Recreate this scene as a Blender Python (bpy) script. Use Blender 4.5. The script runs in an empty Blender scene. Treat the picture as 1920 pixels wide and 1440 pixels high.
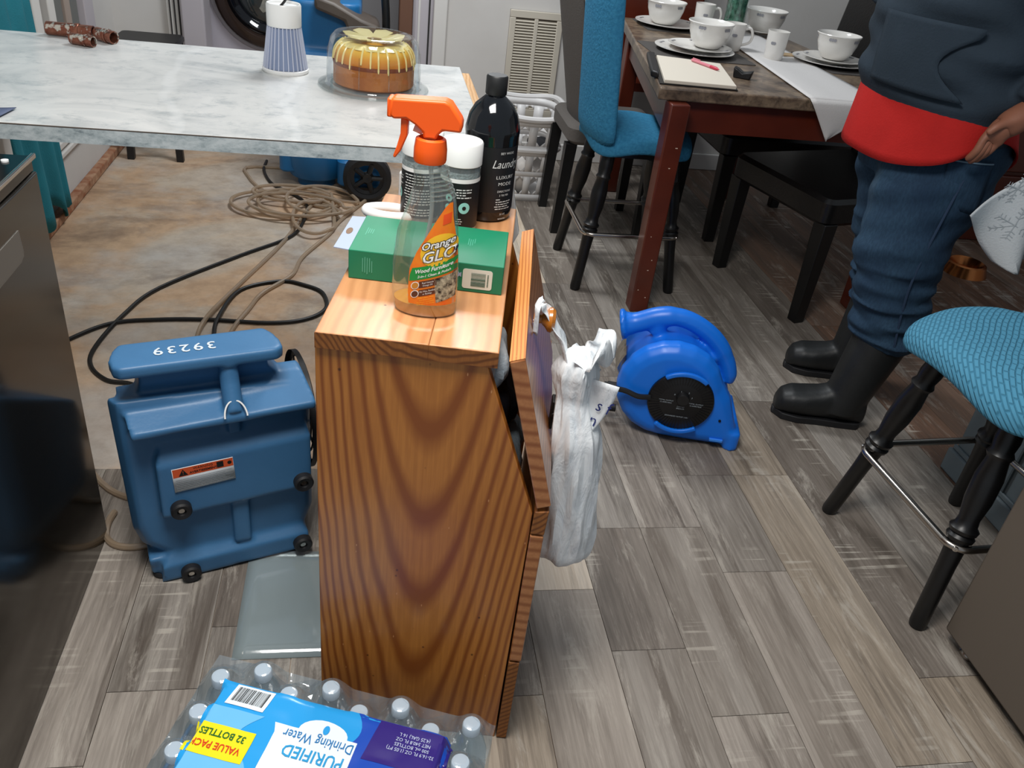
import bpy, bmesh, math, random
from mathutils import Vector, Matrix
random.seed(7)
S = bpy.context.scene
COL = S.collection
PI = math.pi
sin, cos, rad = math.sin, math.cos, math.radians

# ---------------------------------------------------------------- camera
cd = bpy.data.cameras.new('camera'); cam = bpy.data.objects.new('camera', cd); COL.objects.link(cam)
cd.sensor_width = 36.0; cd.lens = 1582.7 / 1920 * 36.0; cd.clip_start = 0.05
CAMH = 1.4
def cam_axes(p, r, y):
    f = Vector((-sin(y) * cos(p), cos(y) * cos(p), -sin(p))); ri = Vector((cos(y), sin(y), 0)); u = ri.cross(f)
    return ri * cos(r) + u * sin(r), -ri * sin(r) + u * cos(r), f
rx, uy, fz = cam_axes(rad(31.994), rad(7.23), rad(-11.677))
cam.matrix_world = Matrix(((rx.x, uy.x, -fz.x, 0), (rx.y, uy.y, -fz.y, 0), (rx.z, uy.z, -fz.z, CAMH), (0, 0, 0, 1)))
S.camera = cam
# ---------------------------------------------------------------- world and lamps
S.view_settings.view_transform = 'Standard'; S.view_settings.look = 'None'
S.view_settings.gamma = 1.0; S.view_settings.use_curve_mapping = False
S.view_settings.exposure = 0.0
W = bpy.data.worlds.new('room_ambient'); S.world = W; W.use_nodes = True
W.node_tree.nodes['Background'].inputs[0].default_value = (0.80, 0.90, 1.0, 1)
W.node_tree.nodes['Background'].inputs[1].default_value = 0.32
def area(name, loc, sx, sy, power, col, aim=None):
    l = bpy.data.lights.new(name, 'AREA'); l.shape = 'RECTANGLE'; l.size = sx; l.size_y = sy; l.energy = power; l.color = col
    o = bpy.data.objects.new(name, l); COL.objects.link(o); o.location = loc
    if aim: o.rotation_euler = (Vector(aim) - Vector(loc)).to_track_quat('-Z', 'Y').to_euler()
    return o
area('kitchen_ceiling_lamp', (-0.1, 0.75, 2.35), 0.7, 0.7, 47, (1.0, 0.97, 0.93))
area('laundry_fill_light', (0.25, 3.45, 2.40), 0.6, 0.6, 36, (0.95, 0.98, 1.0))  # added fill light that brightens the laundry end and back wall

# ---------------------------------------------------------------- helpers
def lin(h):
    h = h.lstrip('#'); c = [int(h[i:i + 2], 16) / 255 for i in (0, 2, 4)]
    return tuple([x / 12.92 if x <= 0.04045 else ((x + 0.055) / 1.055) ** 2.4 for x in c] + [1.0])
class T:
    """tiny node-tree builder"""
    def __init__(s, name):
        s.m = bpy.data.materials.new(name); s.m.use_nodes = True; s.t = s.m.node_tree
        s.b = s.t.nodes['Principled BSDF']; s.out = s.t.nodes['Material Output']
    def n(s, typ, ins=None, **pr):
        k = s.t.nodes.new('ShaderNode' + typ)
        for a, v in pr.items(): setattr(k, a, v)
        for a, v in (ins or {}).items(): s.set(k.inputs[a], v)
        return k
    def set(s, sock, v):
        if hasattr(v, 'is_linked'): s.t.links.new(v, sock)
        elif isinstance(v, str): sock.default_value = lin(v)
        else: sock.default_value = v
    def math(s, op, a, b=0.0, c=None):
        k = s.n('Math', {0: a, 1: b}, operation=op)
        if c is not None: s.set(k.inputs[2], c)
        return k.outputs[0]
    def coord(s, scale=(1, 1, 1), off=None, kind='Object'):
        c = s.n('TexCoord').outputs[kind]
        ins = {'Vector': c, 'Scale': scale}
        if off is not None: ins['Location'] = off
        return s.n('Mapping', ins).outputs[0]
    def noise(s, vec, scale, detail=4, rough=.55, dist=0):
        return s.n('TexNoise', {'Vector': vec, 'Scale': scale, 'Detail': detail, 'Roughness': rough, 'Distortion': dist}).outputs['Fac']
    def ramp(s, fac, stops, interp='LINEAR'):
        k = s.n('ValToRGB', {'Fac': fac}); e = k.color_ramp.elements; k.color_ramp.interpolation = interp
        while len(e) < len(stops): e.new(0.5)
        for el, (p, c) in zip(e, stops):
            el.position = p; el.color = lin(c) if isinstance(c, str) else (c, c, c, 1)
        return k.outputs[0]
    def mix(s, fac, a, b, blend='MIX'):
        k = s.n('Mix', {0: fac, 6: a, 7: b}, data_type='RGBA', blend_type=blend); return k.outputs[2]
    def bump(s, h, strength=.3, dist=.01):
        k = s.n('Bump', {'Height': h, 'Strength': strength, 'Distance': dist}); s.t.links.new(k.outputs[0], s.b.inputs['Normal'])
    def fin(s, col, rough=.5, metal=0, spec=.5, **kw):
        s.set(s.b.inputs['Base Color'], col); s.set(s.b.inputs['Roughness'], rough); s.set(s.b.inputs['Metallic'], metal)
        s.set(s.b.inputs['Specular IOR Level'], spec)
        for a, v in kw.items(): s.set(s.b.inputs[a], v)
        return s.m
MC = {}
def mat(name, col, rough=.5, metal=0, spec=.5, var=None, bump=None, coat=0):
    """plain material; var=(second colour, noise scale, amount), bump=(scale, strength)"""
    if name in MC: return MC[name]
    t = T(name); c = col
    if var:
        f = t.noise(t.coord(), var[1], 5); f = t.ramp(f, [(.35, 0.0), (.68, var[2])]); c = t.mix(f, col, var[0])
    if bump: t.bump(t.noise(t.coord(), bump[0], 3), bump[1], .004)
    t.fin(c, rough, metal, spec)
    if coat: t.b.inputs['Coat Weight'].default_value = coat; t.b.inputs['Coat Roughness'].default_value = .08
    MC[name] = t.m; return t.m
def clear(name, tint='#ffffff', amount=.12, rough=.03, body='#ffffff', bodyamt=0.0):
    """thin clear plastic or glass: see-through sheet with a mirror coat that grows at grazing angles"""
    if name in MC: return MC[name]
    t = T(name); tr = t.n('BsdfTransparent', {0: tint}); gl = t.n('BsdfGlossy', {0: '#ffffff', 'Roughness': rough})
    lw = t.n('LayerWeight', {0: .25}).outputs['Facing']
    f = t.math('MULTIPLY_ADD', lw, .55, amount * .4)
    f = t.math('MINIMUM', f, .9)
    f2 = t.math('MULTIPLY', f, .8)
    sh = t.n('MixShader', {0: f2, 1: tr.outputs[0], 2: gl.outputs[0]}).outputs[0]
    if bodyamt:
        df = t.n('BsdfDiffuse', {0: body}); sh = t.n('MixShader', {0: bodyamt, 1: sh, 2: df.outputs[0]}).outputs[0]
    t.t.links.new(sh, t.out.inputs[0]); MC[name] = t.m; return t.m

class MB:
    def __init__(s): s.v = []; s.f = []
    def add(s, vs, fs):
        b = len(s.v); s.v += [Vector(p) for p in vs]; s.f += [tuple(b + i for i in f) for f in fs]; return s
    def box(s, x0, x1, y0, y1, z0, z1):
        return s.add([(x, y, z) for z in (z0, z1) for y in (y0, y1) for x in (x0, x1)],
                     [(0, 2, 3, 1), (4, 5, 7, 6), (0, 1, 5, 4), (2, 6, 7, 3), (0, 4, 6, 2), (1, 3, 7, 5)])
    def prism(s, poly, h0, h1, plane='xz'):
        mp = {'xz': lambda a, b, h: (a, h, b), 'xy': lambda a, b, h: (a, b, h), 'yz': lambda a, b, h: (h, a, b)}[plane]
        n = len(poly)
        return s.add([mp(a, b, h0) for a, b in poly] + [mp(a, b, h1) for a, b in poly],
                     [tuple(range(n)), tuple(range(2 * n - 1, n - 1, -1))] + [(i, (i + 1) % n, n + (i + 1) % n, n + i) for i in range(n)])
    def loft(s, rings, cap=True, close=True):
        n = len(rings[0]); vs = [p for r in rings for p in r]; fs = []
        for k in range(len(rings) - 1):
            for i in range(n if close else n - 1):
                j = (i + 1) % n; fs.append((k * n + i, k * n + j, (k + 1) * n + j, (k + 1) * n + i))
        if cap: fs += [tuple(range(n - 1, -1, -1)), tuple(range((len(rings) - 1) * n, len(rings) * n))]
        return s.add(vs, fs)
    def lathe(s, prof, n=32, c=(0, 0, 0), cap=False, fn=None):
        rings = []
        for r, z in prof:
            rings.append([(c[0] + r * cos(2 * PI * i / n) * (fn(i, n, z) if fn else 1), c[1] + r * sin(2 * PI * i / n) * (fn(i, n, z) if fn else 1), c[2] + z) for i in range(n)])
        return s.loft(rings, cap)
    def tube(s, pts, r, n=10, closed=False, cap=True):
        P = [Vector(p) for p in pts]; m = len(P); R = r if isinstance(r, (list, tuple)) else [r] * m
        rings = []; up = None
        for k in range(m):
            a = P[(k - 1) % m] if (k > 0 or closed) else P[k]; b = P[(k + 1) % m] if (k < m - 1 or closed) else P[k]
            d = (b - a).normalized()
            if up is None: up = d.orthogonal().normalized()
            else:
                up = up - d * up.dot(d)
                up = up.normalized() if up.length > 1e-6 else d.orthogonal().normalized()
            q = d.cross(up)
            rings.append([P[k] + (up * cos(2 * PI * i / n) + q * sin(2 * PI * i / n)) * R[k] for i in range(n)])
        if closed: rings.append(rings[0])
        return s.loft(rings, cap and not closed)
    def grid(s, nu, nv, fn):
        vs = [fn(i / nu, j / nv) for j in range(nv + 1) for i in range(nu + 1)]
        return s.add(vs, [(j * (nu + 1) + i, j * (nu + 1) + i + 1, (j + 1) * (nu + 1) + i + 1, (j + 1) * (nu + 1) + i) for j in range(nv) for i in range(nu)])
    def rbox(s, x0, x1, y0, y1, z0, z1, r=.01, n=4, er=None):
        """box with rounded vertical corners"""
        er = er or 0; rings = []
        lv = [(z0, er), (z0 + er, 0), (z1 - er, 0), (z1, er)] if er else [(z0, 0), (z1, 0)]
        for z, ins in lv:
            ring = []
            for cx, cy, a0 in ((x1 - r, y1 - r, 0), (x0 + r, y1 - r, 90), (x0 + r, y0 + r, 180), (x1 - r, y0 + r, 270)):
                for k in range(n + 1):
                    a = rad(a0 + 90 * k / n); rr = max(r - ins, .0005); ring.append((cx + rr * cos(a), cy + rr * sin(a), z))
            rings.append(ring)
        return s.loft(rings)
    def xf(s, M):
        s.v = [M @ p for p in s.v]; return s
    def map(s, fn):
        s.v = [Vector(fn(p)) for p in s.v]; return s
    def mesh(s, name, smooth=True, ang=40):
        me = bpy.data.meshes.new(name); me.from_pydata([tuple(p) for p in s.v], [], s.f)
        bm = bmesh.new(); bm.from_mesh(me); bmesh.ops.recalc_face_normals(bm, faces=bm.faces); bm.to_mesh(me); bm.free()
        if smooth:
            me.polygons.foreach_set('use_smooth', [True] * len(me.polygons)); me.set_sharp_from_angle(angle=rad(ang))
        return me
    def build(s, name, m, parent=None, smooth=True, bev=0, sub=0, solid=0, remesh=0, smo=0, disp=None, world=False, ang=40, seg=2):
        if world and parent is not None:
            Mi = parent.matrix_basis.inverted(); s.xf(Mi)
        me = s.mesh(name, smooth, 180 if (sub or remesh) else ang); me.materials.append(m)
        o = bpy.data.objects.new(name, me); COL.objects.link(o)
        if parent is not None: o.parent = parent
        if remesh:
            d = o.modifiers.new('r', 'REMESH'); d.mode = 'VOXEL'; d.voxel_size = remesh; d.use_smooth_shade = True
        if smo:
            d = o.modifiers.new('s', 'SMOOTH'); d.iterations = smo; d.factor = .5
        if solid:
            d = o.modifiers.new('t', 'SOLIDIFY'); d.thickness = solid; d.offset = 0
        if bev:
            d = o.modifiers.new('b', 'BEVEL'); d.width = bev; d.segments = seg; d.limit_method = 'ANGLE'; d.angle_limit = rad(35); d.harden_normals = False
        if sub:
            d = o.modifiers.new('u', 'SUBSURF'); d.levels = sub; d.render_levels = sub
        if disp:
            tx = bpy.data.textures.new(name + '_folds', 'CLOUDS'); tx.noise_scale = disp[0]; tx.noise_depth = 2
            d = o.modifiers.new('d', 'DISPLACE'); d.texture = tx; d.strength = disp[1]; d.mid_level = .5; d.texture_coords = 'LOCAL'
        return o
def tag(o, label, cat, group=None, kind=None):
    if label: o['label'] = label
    if cat: o['category'] = cat
    if group: o['group'] = group
    if kind: o['kind'] = kind
    return o
def thing(name, label, cat, loc=(0, 0, 0), rz=0, group=None):
    o = bpy.data.objects.new(name, None); COL.objects.link(o); o.location = loc; o.rotation_euler = (0, 0, rz)
    o.empty_display_size = .05
    o.matrix_basis = Matrix.Translation(loc) @ Matrix.Rotation(rz, 4, 'Z')
    return tag(o, label, cat, group)
def struct(o): o['kind'] = 'structure'; return o
def dup(root, loc=None, rz=None, label=None):
    r = root.copy(); COL.objects.link(r)
    if loc is not None: r.location = loc
    if rz is not None: r.rotation_euler = (0, 0, rz)
    if label: r['label'] = label
    for ch in list(root.children):
        c = ch.copy(); COL.objects.link(c); c.parent = r
        for g in list(ch.children):
            d = g.copy(); COL.objects.link(d); d.parent = c
    return r
def clone(o, parent, loc=None, rot=None):
    c = o.copy(); COL.objects.link(c); c.parent = parent
    if loc is not None: c.location = loc
    if rot is not None: c.rotation_euler = rot
    return c
def spline(pts, n=8, closed=False):
    """Catmull-Rom through points"""
    P = [Vector(p) for p in pts]; m = len(P); out = []
    for k in range(m if closed else m - 1):
        g = lambda i: P[i % m] if closed else P[max(0, min(m - 1, i))]
        a, b, c, d = g(k - 1), g(k), g(k + 1), g(k + 2)
        for i in range(n):
            t = i / n
            out.append(.5 * ((2 * b) + (c - a) * t + (2 * a - 5 * b + 4 * c - d) * t * t + (3 * b - a - 3 * c + d) * t ** 3))
    if not closed: out.append(P[-1])
    return out
def lerp(tab, x):
    """piecewise-linear table [(x, a, b..)]"""
    if x <= tab[0][0]: return tab[0][1:]
    for p, q in zip(tab, tab[1:]):
        if x <= q[0]:
            t = (x - p[0]) / (q[0] - p[0]); return tuple(a + (b - a) * t for a, b in zip(p[1:], q[1:]))
    return tab[-1][1:]
def text(s, size, fn, name, m, parent, bold=0.0, shear=0.0, sx=1.0, align='CENTER', space=1.0, flip=False):
    """flat lettering carried onto a surface by fn(x, y)"""
    c = bpy.data.curves.new('t', 'FONT'); c.body = s; c.size = size; c.align_x = align; c.align_y = 'CENTER'; c.offset = bold; c.shear = shear
    c.resolution_u = 2; c.space_character = space
    t = bpy.data.objects.new('t', c); me = bpy.data.meshes.new_from_object(t); bpy.data.objects.remove(t)
    for v in me.vertices:
        x, y = v.co.x * sx, v.co.y
        if flip: x, y = -x, -y
        v.co = Vector(fn(x, y))
    me.name = name; me.materials.clear(); me.materials.append(m)
    o = bpy.data.objects.new(name, me); COL.objects.link(o)
    if parent is not None: o.parent = parent
    return o
def patch(name, m, parent, z0, z1, xl, xr, fn, nz=12, nx=10):
    """print on a surface: rows between xl(z) and xr(z), carried on by fn(x, z)"""
    b = MB()
    def g(u, v):
        z = z0 + (z1 - z0) * v; a = xl(z) if callable(xl) else xl; c = xr(z) if callable(xr) else xr
        return fn(a + (c - a) * u, z)
    b.grid(nx, nz, g); return b.build(name, m, parent)
def disc(name, m, parent, cx, cz, r, fn, rz=None, n=24):
    b = MB(); rz = rz or r
    rings = [[fn(cx + r * k / 4 * cos(2 * PI * i / n), cz + rz * k / 4 * sin(2 * PI * i / n)) for i in range(n)] for k in (0.02, 1, 2, 3, 4)]
    b.loft(rings, cap=False); return b.build(name, m, parent)
# ---------------------------------------------------------------- procedural surfaces
def plank_mat(name, c0, c1, c2):
    t = T(name); rnd = t.n('ObjectInfo').outputs['Random']
    off = t.n('CombineXYZ', {0: t.math('MULTIPLY', rnd, 37.0), 1: t.math('MULTIPLY', rnd, 91.0)}).outputs[0]
    v = t.coord((9, 1.1, 1), off); f = t.noise(v, 1.6, 6, .62, .6)
    col = t.ramp(f, [(.26, c1), (.47, c0), (.60, c0), (.80, c2)])
    fine = t.noise(t.coord((90, 3.5, 1), off), 1.5, 5, .7)
    col = t.mix(t.ramp(fine, [(.42, .42), (.60, 0.0)]), col, c1, 'MULTIPLY')
    sm = t.noise(t.coord((3.5, 60, 1), off), 1.0, 2, .5); pm = t.noise(t.coord((6, 2.2, 1), off), 1.3, 2, .5)
    saw = t.math('MULTIPLY', t.ramp(sm, [(.56, 0.0), (.62, 1.0)]), t.ramp(pm, [(.56, 0.0), (.64, .55)]))
    col = t.mix(saw, col, '#cfc8bb')
    st = t.noise(t.coord((15, .9, 1), off), 1.3, 6, .72, .4); col = t.mix(t.ramp(st, [(.51, 0.0), (.64, .75)]), col, '#453b34'); wt = t.noise(t.coord((9, 1.5, 1), off), 1.8, 7, .78, .5); col = t.mix(t.ramp(wt, [(.53, 0.0), (.64, .6)]), col, '#bdb6ab')
    xs = t.n('SeparateXYZ', {0: t.n('TexCoord').outputs['Object']}).outputs['X']
    strip = t.n('TexWhiteNoise', {'W': t.math('FLOOR', t.math('ADD', t.math('MULTIPLY', xs, 19.0), t.math('MULTIPLY', rnd, 77.0)))}, noise_dimensions='1D').outputs['Value']
    col = t.mix(t.ramp(strip, [(.0, .0), (.45, .0), (1.0, .38)]), col, c2); col = t.mix(t.ramp(strip, [(.0, .32), (.35, .0)]), col, c1)
    hue = t.mix(t.math('MULTIPLY', rnd, .3), col, '#94897d')
    t.bump(fine, .12, .002)
    return t.fin(hue, t.ramp(f, [(.3, .42), (.7, .62)]), 0, .35)
PL = {'grey': plank_mat('plank_grey', '#8d867e', '#645b53', '#aca59d'), 'dark': plank_mat('plank_dark', '#776e66', '#4d453d', '#928a81'),
      'mid': plank_mat('plank_mid', '#978e85', '#6d645b', '#b4aba1'), 'warm': plank_mat('plank_warm', '#9f9282', '#766a5c', '#b9ad9d'),
      'pale': plank_mat('plank_pale', '#e0d2bf', '#c8b59e', '#ece2d4'),
      'brown': plank_mat('plank_reflection', '#73513d', '#4e3428', '#8f6c56')}  # wooden cabinet's warm reflection painted into the plank colour
def concrete_mat():
    t = T('stained_concrete'); v = t.coord()
    a = t.noise(v, 1.3, 6, .62, .8); b = t.noise(t.coord((1, 1.6, 1), (3, 7, 0)), 2.3, 7, .68, .4); c = t.noise(v, 14, 5, .7)
    col = t.ramp(a, [(.30, '#b3906f'), (.46, '#c9a888'), (.56, '#c6b5a1'), (.68, '#bdb4aa')])
    col = t.mix(t.ramp(b, [(.52, 0.0), (.70, .75)]), col, '#6a574b')
    col = t.mix(t.ramp(t.noise(t.coord((1, 1, 1), (11, 2, 0)), 1.6, 6, .6), [(.48, 0.0), (.64, .8)]), col, '#bdb8b2')
    col = t.mix(t.ramp(c, [(.35, .30), (.6, 0.0)]), col, '#7c6350')
    t.bump(c, .08, .003); return t.fin(col, .62, 0, .35)
def marble_mat():
    t = T('marble_laminate'); v = t.coord((1, 1.2, 1))
    a = t.noise(v, 3.0, 7, .62, 1.2); b = t.noise(t.coord((1, 1.5, 1), (5, 1, 0)), 13, 8, .78, .3)
    col = t.ramp(a, [(.30, '#abafaf'), (.44, '#c9cac8'), (.56, '#d5d5d2'), (.72, '#bfc2c1')])
    col = t.mix(t.ramp(b, [(.52, 0.0), (.66, .55)]), col, '#8d979b')
    w = t.n('TexWave', {'Vector': t.coord((.7, .5, 1)), 'Scale': 1.1, 'Distortion': 9.0, 'Detail': 4, 'Detail Scale': 1.6}).outputs['Fac']
    col = t.mix(t.ramp(w, [(.975, 0.0), (.998, .22)]), col, '#eeefee')
    return t.fin(col, .28, 0, .45)
def pine_mat(name, light, dark, uc, kk, per, axis=('X', 'Z'), rough=.35, coat=.3, pitch=1.0, lin_=0.0, na=.10):
    """flat-sawn pine: nested cathedral rings that tighten to straight grain at the sides"""
    t = T(name); sp = t.n('SeparateXYZ', {0: t.n('TexCoord').outputs['Object']}); a, b = sp.outputs[axis[0]], sp.outputs[axis[1]]
    nz = t.noise(t.coord((6, 6, 1.6)), 1.0, 3, .5); nz = t.math('MULTIPLY', t.math('SUBTRACT', nz, .5), na)
    du = t.math('ADD', t.math('SUBTRACT', a, uc), t.math('MULTIPLY', nz, .35))
    f = t.math('SUBTRACT', t.math('MULTIPLY', b, pitch), t.math('MULTIPLY', t.math('MULTIPLY', du, du), kk))
    f = t.math('ADD', f, t.math('MULTIPLY_ADD', a, lin_, nz)); f = t.math('FRACT', t.math('DIVIDE', f, per))
    r = t.ramp(f, [(0, dark), (.10, dark), (.34, light), (.72, light), (.97, dark)])
    fine = t.noise(t.coord((160, 160, 5) if axis[1] == 'Z' else (160, 5, 160)), 1.0, 3, .6); r = t.mix(t.ramp(fine, [(.4, .28), (.6, 0.0)]), r, dark)
    blot = t.noise(t.coord(), 5, 4, .6); r = t.mix(t.ramp(blot, [(.45, 0.0), (.75, .30)]), r, dark)
    sp2 = t.n('TexVoronoi', {'Vector': t.coord((1, 1, .8)), 'Scale': 26.0}).outputs['Distance']; r = t.mix(t.ramp(sp2, [(.03, .8), (.07, 0.0)]), r, '#3a1607')
    sc = t.n('TexVoronoi', {'Vector': t.coord((1.6, 1.6, .55)), 'Scale': 34.0, 'Randomness': 1.0}).outputs['Distance']; r = t.mix(t.ramp(sc, [(.035, .75), (.06, 0.0)]), r, '#d79a63')
    t.fin(r, rough, 0, .4); t.b.inputs['Coat Weight'].default_value = coat; t.b.inputs['Coat Roughness'].default_value = .2
    return t.m
M_conc = concrete_mat(); M_marble = marble_mat()
M_wall = mat('wall_paint', '#d3d0cc', .8, var=('#bdb8b2', 2.0, .5)); M_trim = mat('trim_paint', '#b9b3b8', .55)
M_trimw = mat('white_trim', '#d8d5d0', .5); M_darkline = mat('dark_gap', '#2c2a29', .8)
M_black = mat('black_paint', '#0d0d0e', .38, spec=.5); M_blackp = mat('black_plastic', '#131315', .45); M_rub = mat('black_rubber', '#17171a', .6, bump=(180, .1))
M_chrome = mat('chrome', '#c9c6c2', .16, 1.0); M_steelw = mat('worn_steel', '#b0a9a2', .25, 1.0)
M_white = mat('white_plastic', '#e8e8e6', .35); M_teal = mat('teal_cloth', '#1d7d8c', .85, bump=(220, .3), var=('#166572', 6, .6))
M_brownw = mat('brown_strip', '#8a4f30', .6, var=('#c9a98a', 22, .7))

# ---------------------------------------------------------------- setting: floor
floor = struct(MB().box(-1.3, 4.2, .2, 5.6, -.06, -.005).build('floor', M_conc, smooth=False))
PW = .165; PLEN = 1.07
pm = {}
def plank(x0, y0, y1, tone):
    L = round(y1 - y0, 3); k = (L, tone)
    if k not in pm:
        pm[k] = MB().box(.0007, PW - .0007, .0007, L - .0007, -.005, 0).mesh('plank', False); pm[k].materials.append(PL[tone])
    o = bpy.data.objects.new('plank', pm[k]); COL.objects.link(o); o.parent = floor; o.location = (x0, y0, 0)
rowsj = {  # row number: list of (start, end, tone)
    6: [(.2, 1.327, 'mid'), (1.327, 1.77, 'pale')],
    7: [(.2, 1.15, 'grey'), (1.15, 1.53, 'dark'), (1.53, 2.46, 'grey'), (2.46, 2.93, 'dark'), (2.93, 4.0, 'pale'), (4.0, 4.5, 'grey')],
    8: [(.2, .98, 'mid'), (.98, 1.53, 'grey'), (1.53, 2.25, 'mid'), (2.25, 2.93, 'dark'), (2.93, 4.0, 'dark'), (4.0, 4.5, 'grey')],
    9: [(.2, 1.37, 'mid'), (1.37, 1.74, 'grey'), (1.74, 2.42, 'dark'), (2.42, 3.5, 'grey'), (3.5, 4.5, 'mid')],
    10: [(.2, .85, 'grey'), (.85, 1.74, 'warm'), (1.74, 2.8, 'warm'), (2.8, 3.9, 'grey'), (3.9, 4.5, 'dark')],
    5: [(.2, 1.05, 'warm'), (1.05, 1.77, 'grey')], 4: [(.2, 1.2, 'grey'), (1.2, 1.77, 'mid')], 3: [(.2, .9, 'mid'), (.9, 1.77, 'grey')],
    2: [(.2, 1.25, 'grey'), (1.25, 1.77, 'dark')], 1: [(.2, 1.1, 'mid'), (1.1, 1.77, 'grey')], 0: [(.2, .95, 'mid'), (.95, 1.77, 'mid')]}
tones = ['grey', 'mid', 'warm', 'grey', 'dark', 'mid']
for k in range(-4, 29):
    x0 = -.631 + PW * k
    if k in rowsj:
        for a, b, tn in rowsj[k]: plank(x0, a, b, tn)
        continue
    end = 1.77 if k < 7 else 4.5
    y = .2; first = (.37 * k * 3.1) % PLEN
    first = first if first > .25 else first + .3
    while y < end - .01:
        y1 = min(end, y + first); first = PLEN
        tn = random.choice(tones)
        if k >= 14 and y1 > 2.0 and x0 > 1.6: tn = 'brown'  # planks coloured with the cabinet's brown reflection
        elif k >= 12 and y > 1.6: tn = random.choice(['dark', 'grey', 'dark'])
        plank(x0, y, y1, tn); y = y1

# ---------------------------------------------------------------- setting: walls
wl = struct(MB().box(-1.32, -1.2, 1.4, 4.62, 0, 2.5).build('wall_left', M_wall, smooth=False))
struct(MB().box(-1.2, -1.165, 3.0, 4.45, 0, .035).build('baseboard_left', M_brownw, smooth=False, bev=.004))
for nm, (y0, y1, z0, z1, m) in {'sill_moulding': (3.0, 4.46, .235, .262, M_trimw), 'lower_moulding': (3.0, 4.46, .20, .222, M_trimw)}.items():
    MB().box(-1.2, -1.178, y0, y1, z0, z1).build(nm, m, wl, bev=.005)
M_glassdk = mat('dark_window', '#1c2324', .12, spec=.6); M_greyst = mat('grey_strip', '#6f706d', .6); M_beige = mat('beige_strip', '#a3948a', .6)
win = struct(MB().box(-1.2, -1.19, 3.36, 3.98, .40, 1.75).build('window_1', M_glassdk, smooth=False))
for nm, y0, y1, m, dx in (('window_frame', 3.345, 3.42, M_trimw, .05), ('window_frame', 3.53, 3.60, M_trimw, .04), ('blind_strip', 3.61, 3.74, M_greyst, .02),
                          ('blind_strip', 3.75, 3.81, M_beige, .03), ('blind_strip', 3.82, 3.93, M_greyst, .02), ('window_frame', 3.94, 4.06, M_trim, .045)):
    MB().box(-1.2, -1.2 + dx, y0, y1, .36, 1.8).build(nm, m, win, bev=.006)
wb = struct(MB().box(-1.2, -.93, 4.5, 4.62, 0, 2.5).box(.2, 4.2, 4.5, 4.62, 0, 2.5).box(-.93, .2, 4.5, 4.62, 1.95, 2.5).build('wall_back', M_wall, smooth=False))
struct(MB().box(-.93, -.88, 4.62, 5.5, 0, 2.5).box(.2, .25, 4.62, 5.5, 0, 2.5).box(-.93, .25, 5.5, 5.55, 0, 2.5).build('wall_closet', mat('closet_paint', '#a7a5a6', .8), smooth=False))
struct(MB().box(4.1, 4.2, .2, 4.5, 0, 2.5).build('wall_right', M_wall, smooth=False))
tr = struct(MB().box(-.95, -.885, 4.47, 4.5, 0, 2.02).build('trim_1', M_trimw, bev=.004))
for x0, x1, m in ((-.935, -.93, M_darkline), (-.915, -.909, M_darkline), (-.895, -.889, M_darkline)): MB().box(x0, x1, 4.462, 4.472, 0, 2.0).build('groove', m, tr)
struct(MB().box(-.885, -.775, 4.44, 4.62, 0, 2.0).build('trim_2', M_trim, bev=.012))
struct(MB().box(.135, .20, 4.47, 4.62, 0, 2.0).build('trim_3', mat('dark_jamb', '#6b4a38', .6), bev=.004))
t4 = struct(MB().box(.2, .30, 4.45, 4.5, 0, 2.0).build('trim_4', M_trim, bev=.015))
MB().box(.225, .235, 4.442, 4.452, 0, 2.0).build('groove', M_trimw, t4); MB().box(.275, .283, 4.442, 4.452, 0, 2.0).build('groove', M_darkline, t4)
struct(MB().box(.30, .37, 4.47, 4.5, 0, 2.0).build('trim_5', M_trimw, bev=.006))
struct(MB().box(.37, 4.1, 4.485, 4.5, 0, .09).build('baseboard_back', M_trimw, bev=.005))

# vent grille on the back wall
vg = thing('vent_grille', 'cream slatted return-air vent grille on the white back wall', 'vent', (.818, 4.5, .225))
M_cream = mat('cream_enamel', '#c8c0b1', .5); M_ventdk = mat('vent_dark', '#4a443d', .9)
MB().box(-.135, .135, -.004, 0, 0, .52).build('backing', M_ventdk, vg)
MB().box(-.135, .135, -.018, -.002, 0, .04).box(-.135, .135, -.018, -.002, .485, .52).box(-.135, -.105, -.018, -.002, .04, .485).box(.105, .135, -.018, -.002, .04, .485).box(-.01, .01, -.018, -.002, .04, .485).build('frame', M_cream, vg, bev=.003)
sl = None
for k in range(32):
    for sx in (-.0575, .0575):
        if sl is None:
            sl = MB().prism([(-.017, -.001), (-.004, .0085), (-.0025, .007), (-.0155, -.0030)], -.0475, .0475, 'yz').build('slat', M_cream, vg); sl.location = (sx, 0, .045 + k * .0137)
        else: clone(sl, vg, (sx, 0, .045 + k * .0137))
# ---------------------------------------------------------------- peninsula counter
ct = thing('peninsula_counter', 'long pale grey marble-look counter with the cake on it', 'counter', (-.46, 2.36, 0))
ZC = .805
MB().box(-1.14, .282, 1.929, 2.81, .773, ZC).build('countertop', M_marble, ct, bev=.002, world=True)
t = T('edge_laminate'); sp_ = t.noise(t.coord((1, 1, 2)), 22, 7, .75)
M_edge = t.fin(t.ramp(sp_, [(.30, '#6f7b80'), (.46, '#a9b3b5'), (.60, '#c3cacb')]), .35, 0, .4)
MB().box(-1.14, .282, 1.926, 1.929, .770, .8025).build('front_edge_band', M_edge, ct, world=True)
MB().box(-1.14, .282, 1.9255, 1.929, .8026, .8042).build('edge_seam', mat('seam_brown', '#4d4238', .7), ct, world=True)
M_pineraw = pine_mat('raw_pine', '#d9b184', '#c0915f', .3, 2, .02, ('X', 'Y'), .6, 0, .1)
MB().box(.283, .312, 2.0, 2.80, .750, .79).build('end_board', M_pineraw, ct, world=True, bev=.002)
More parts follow.
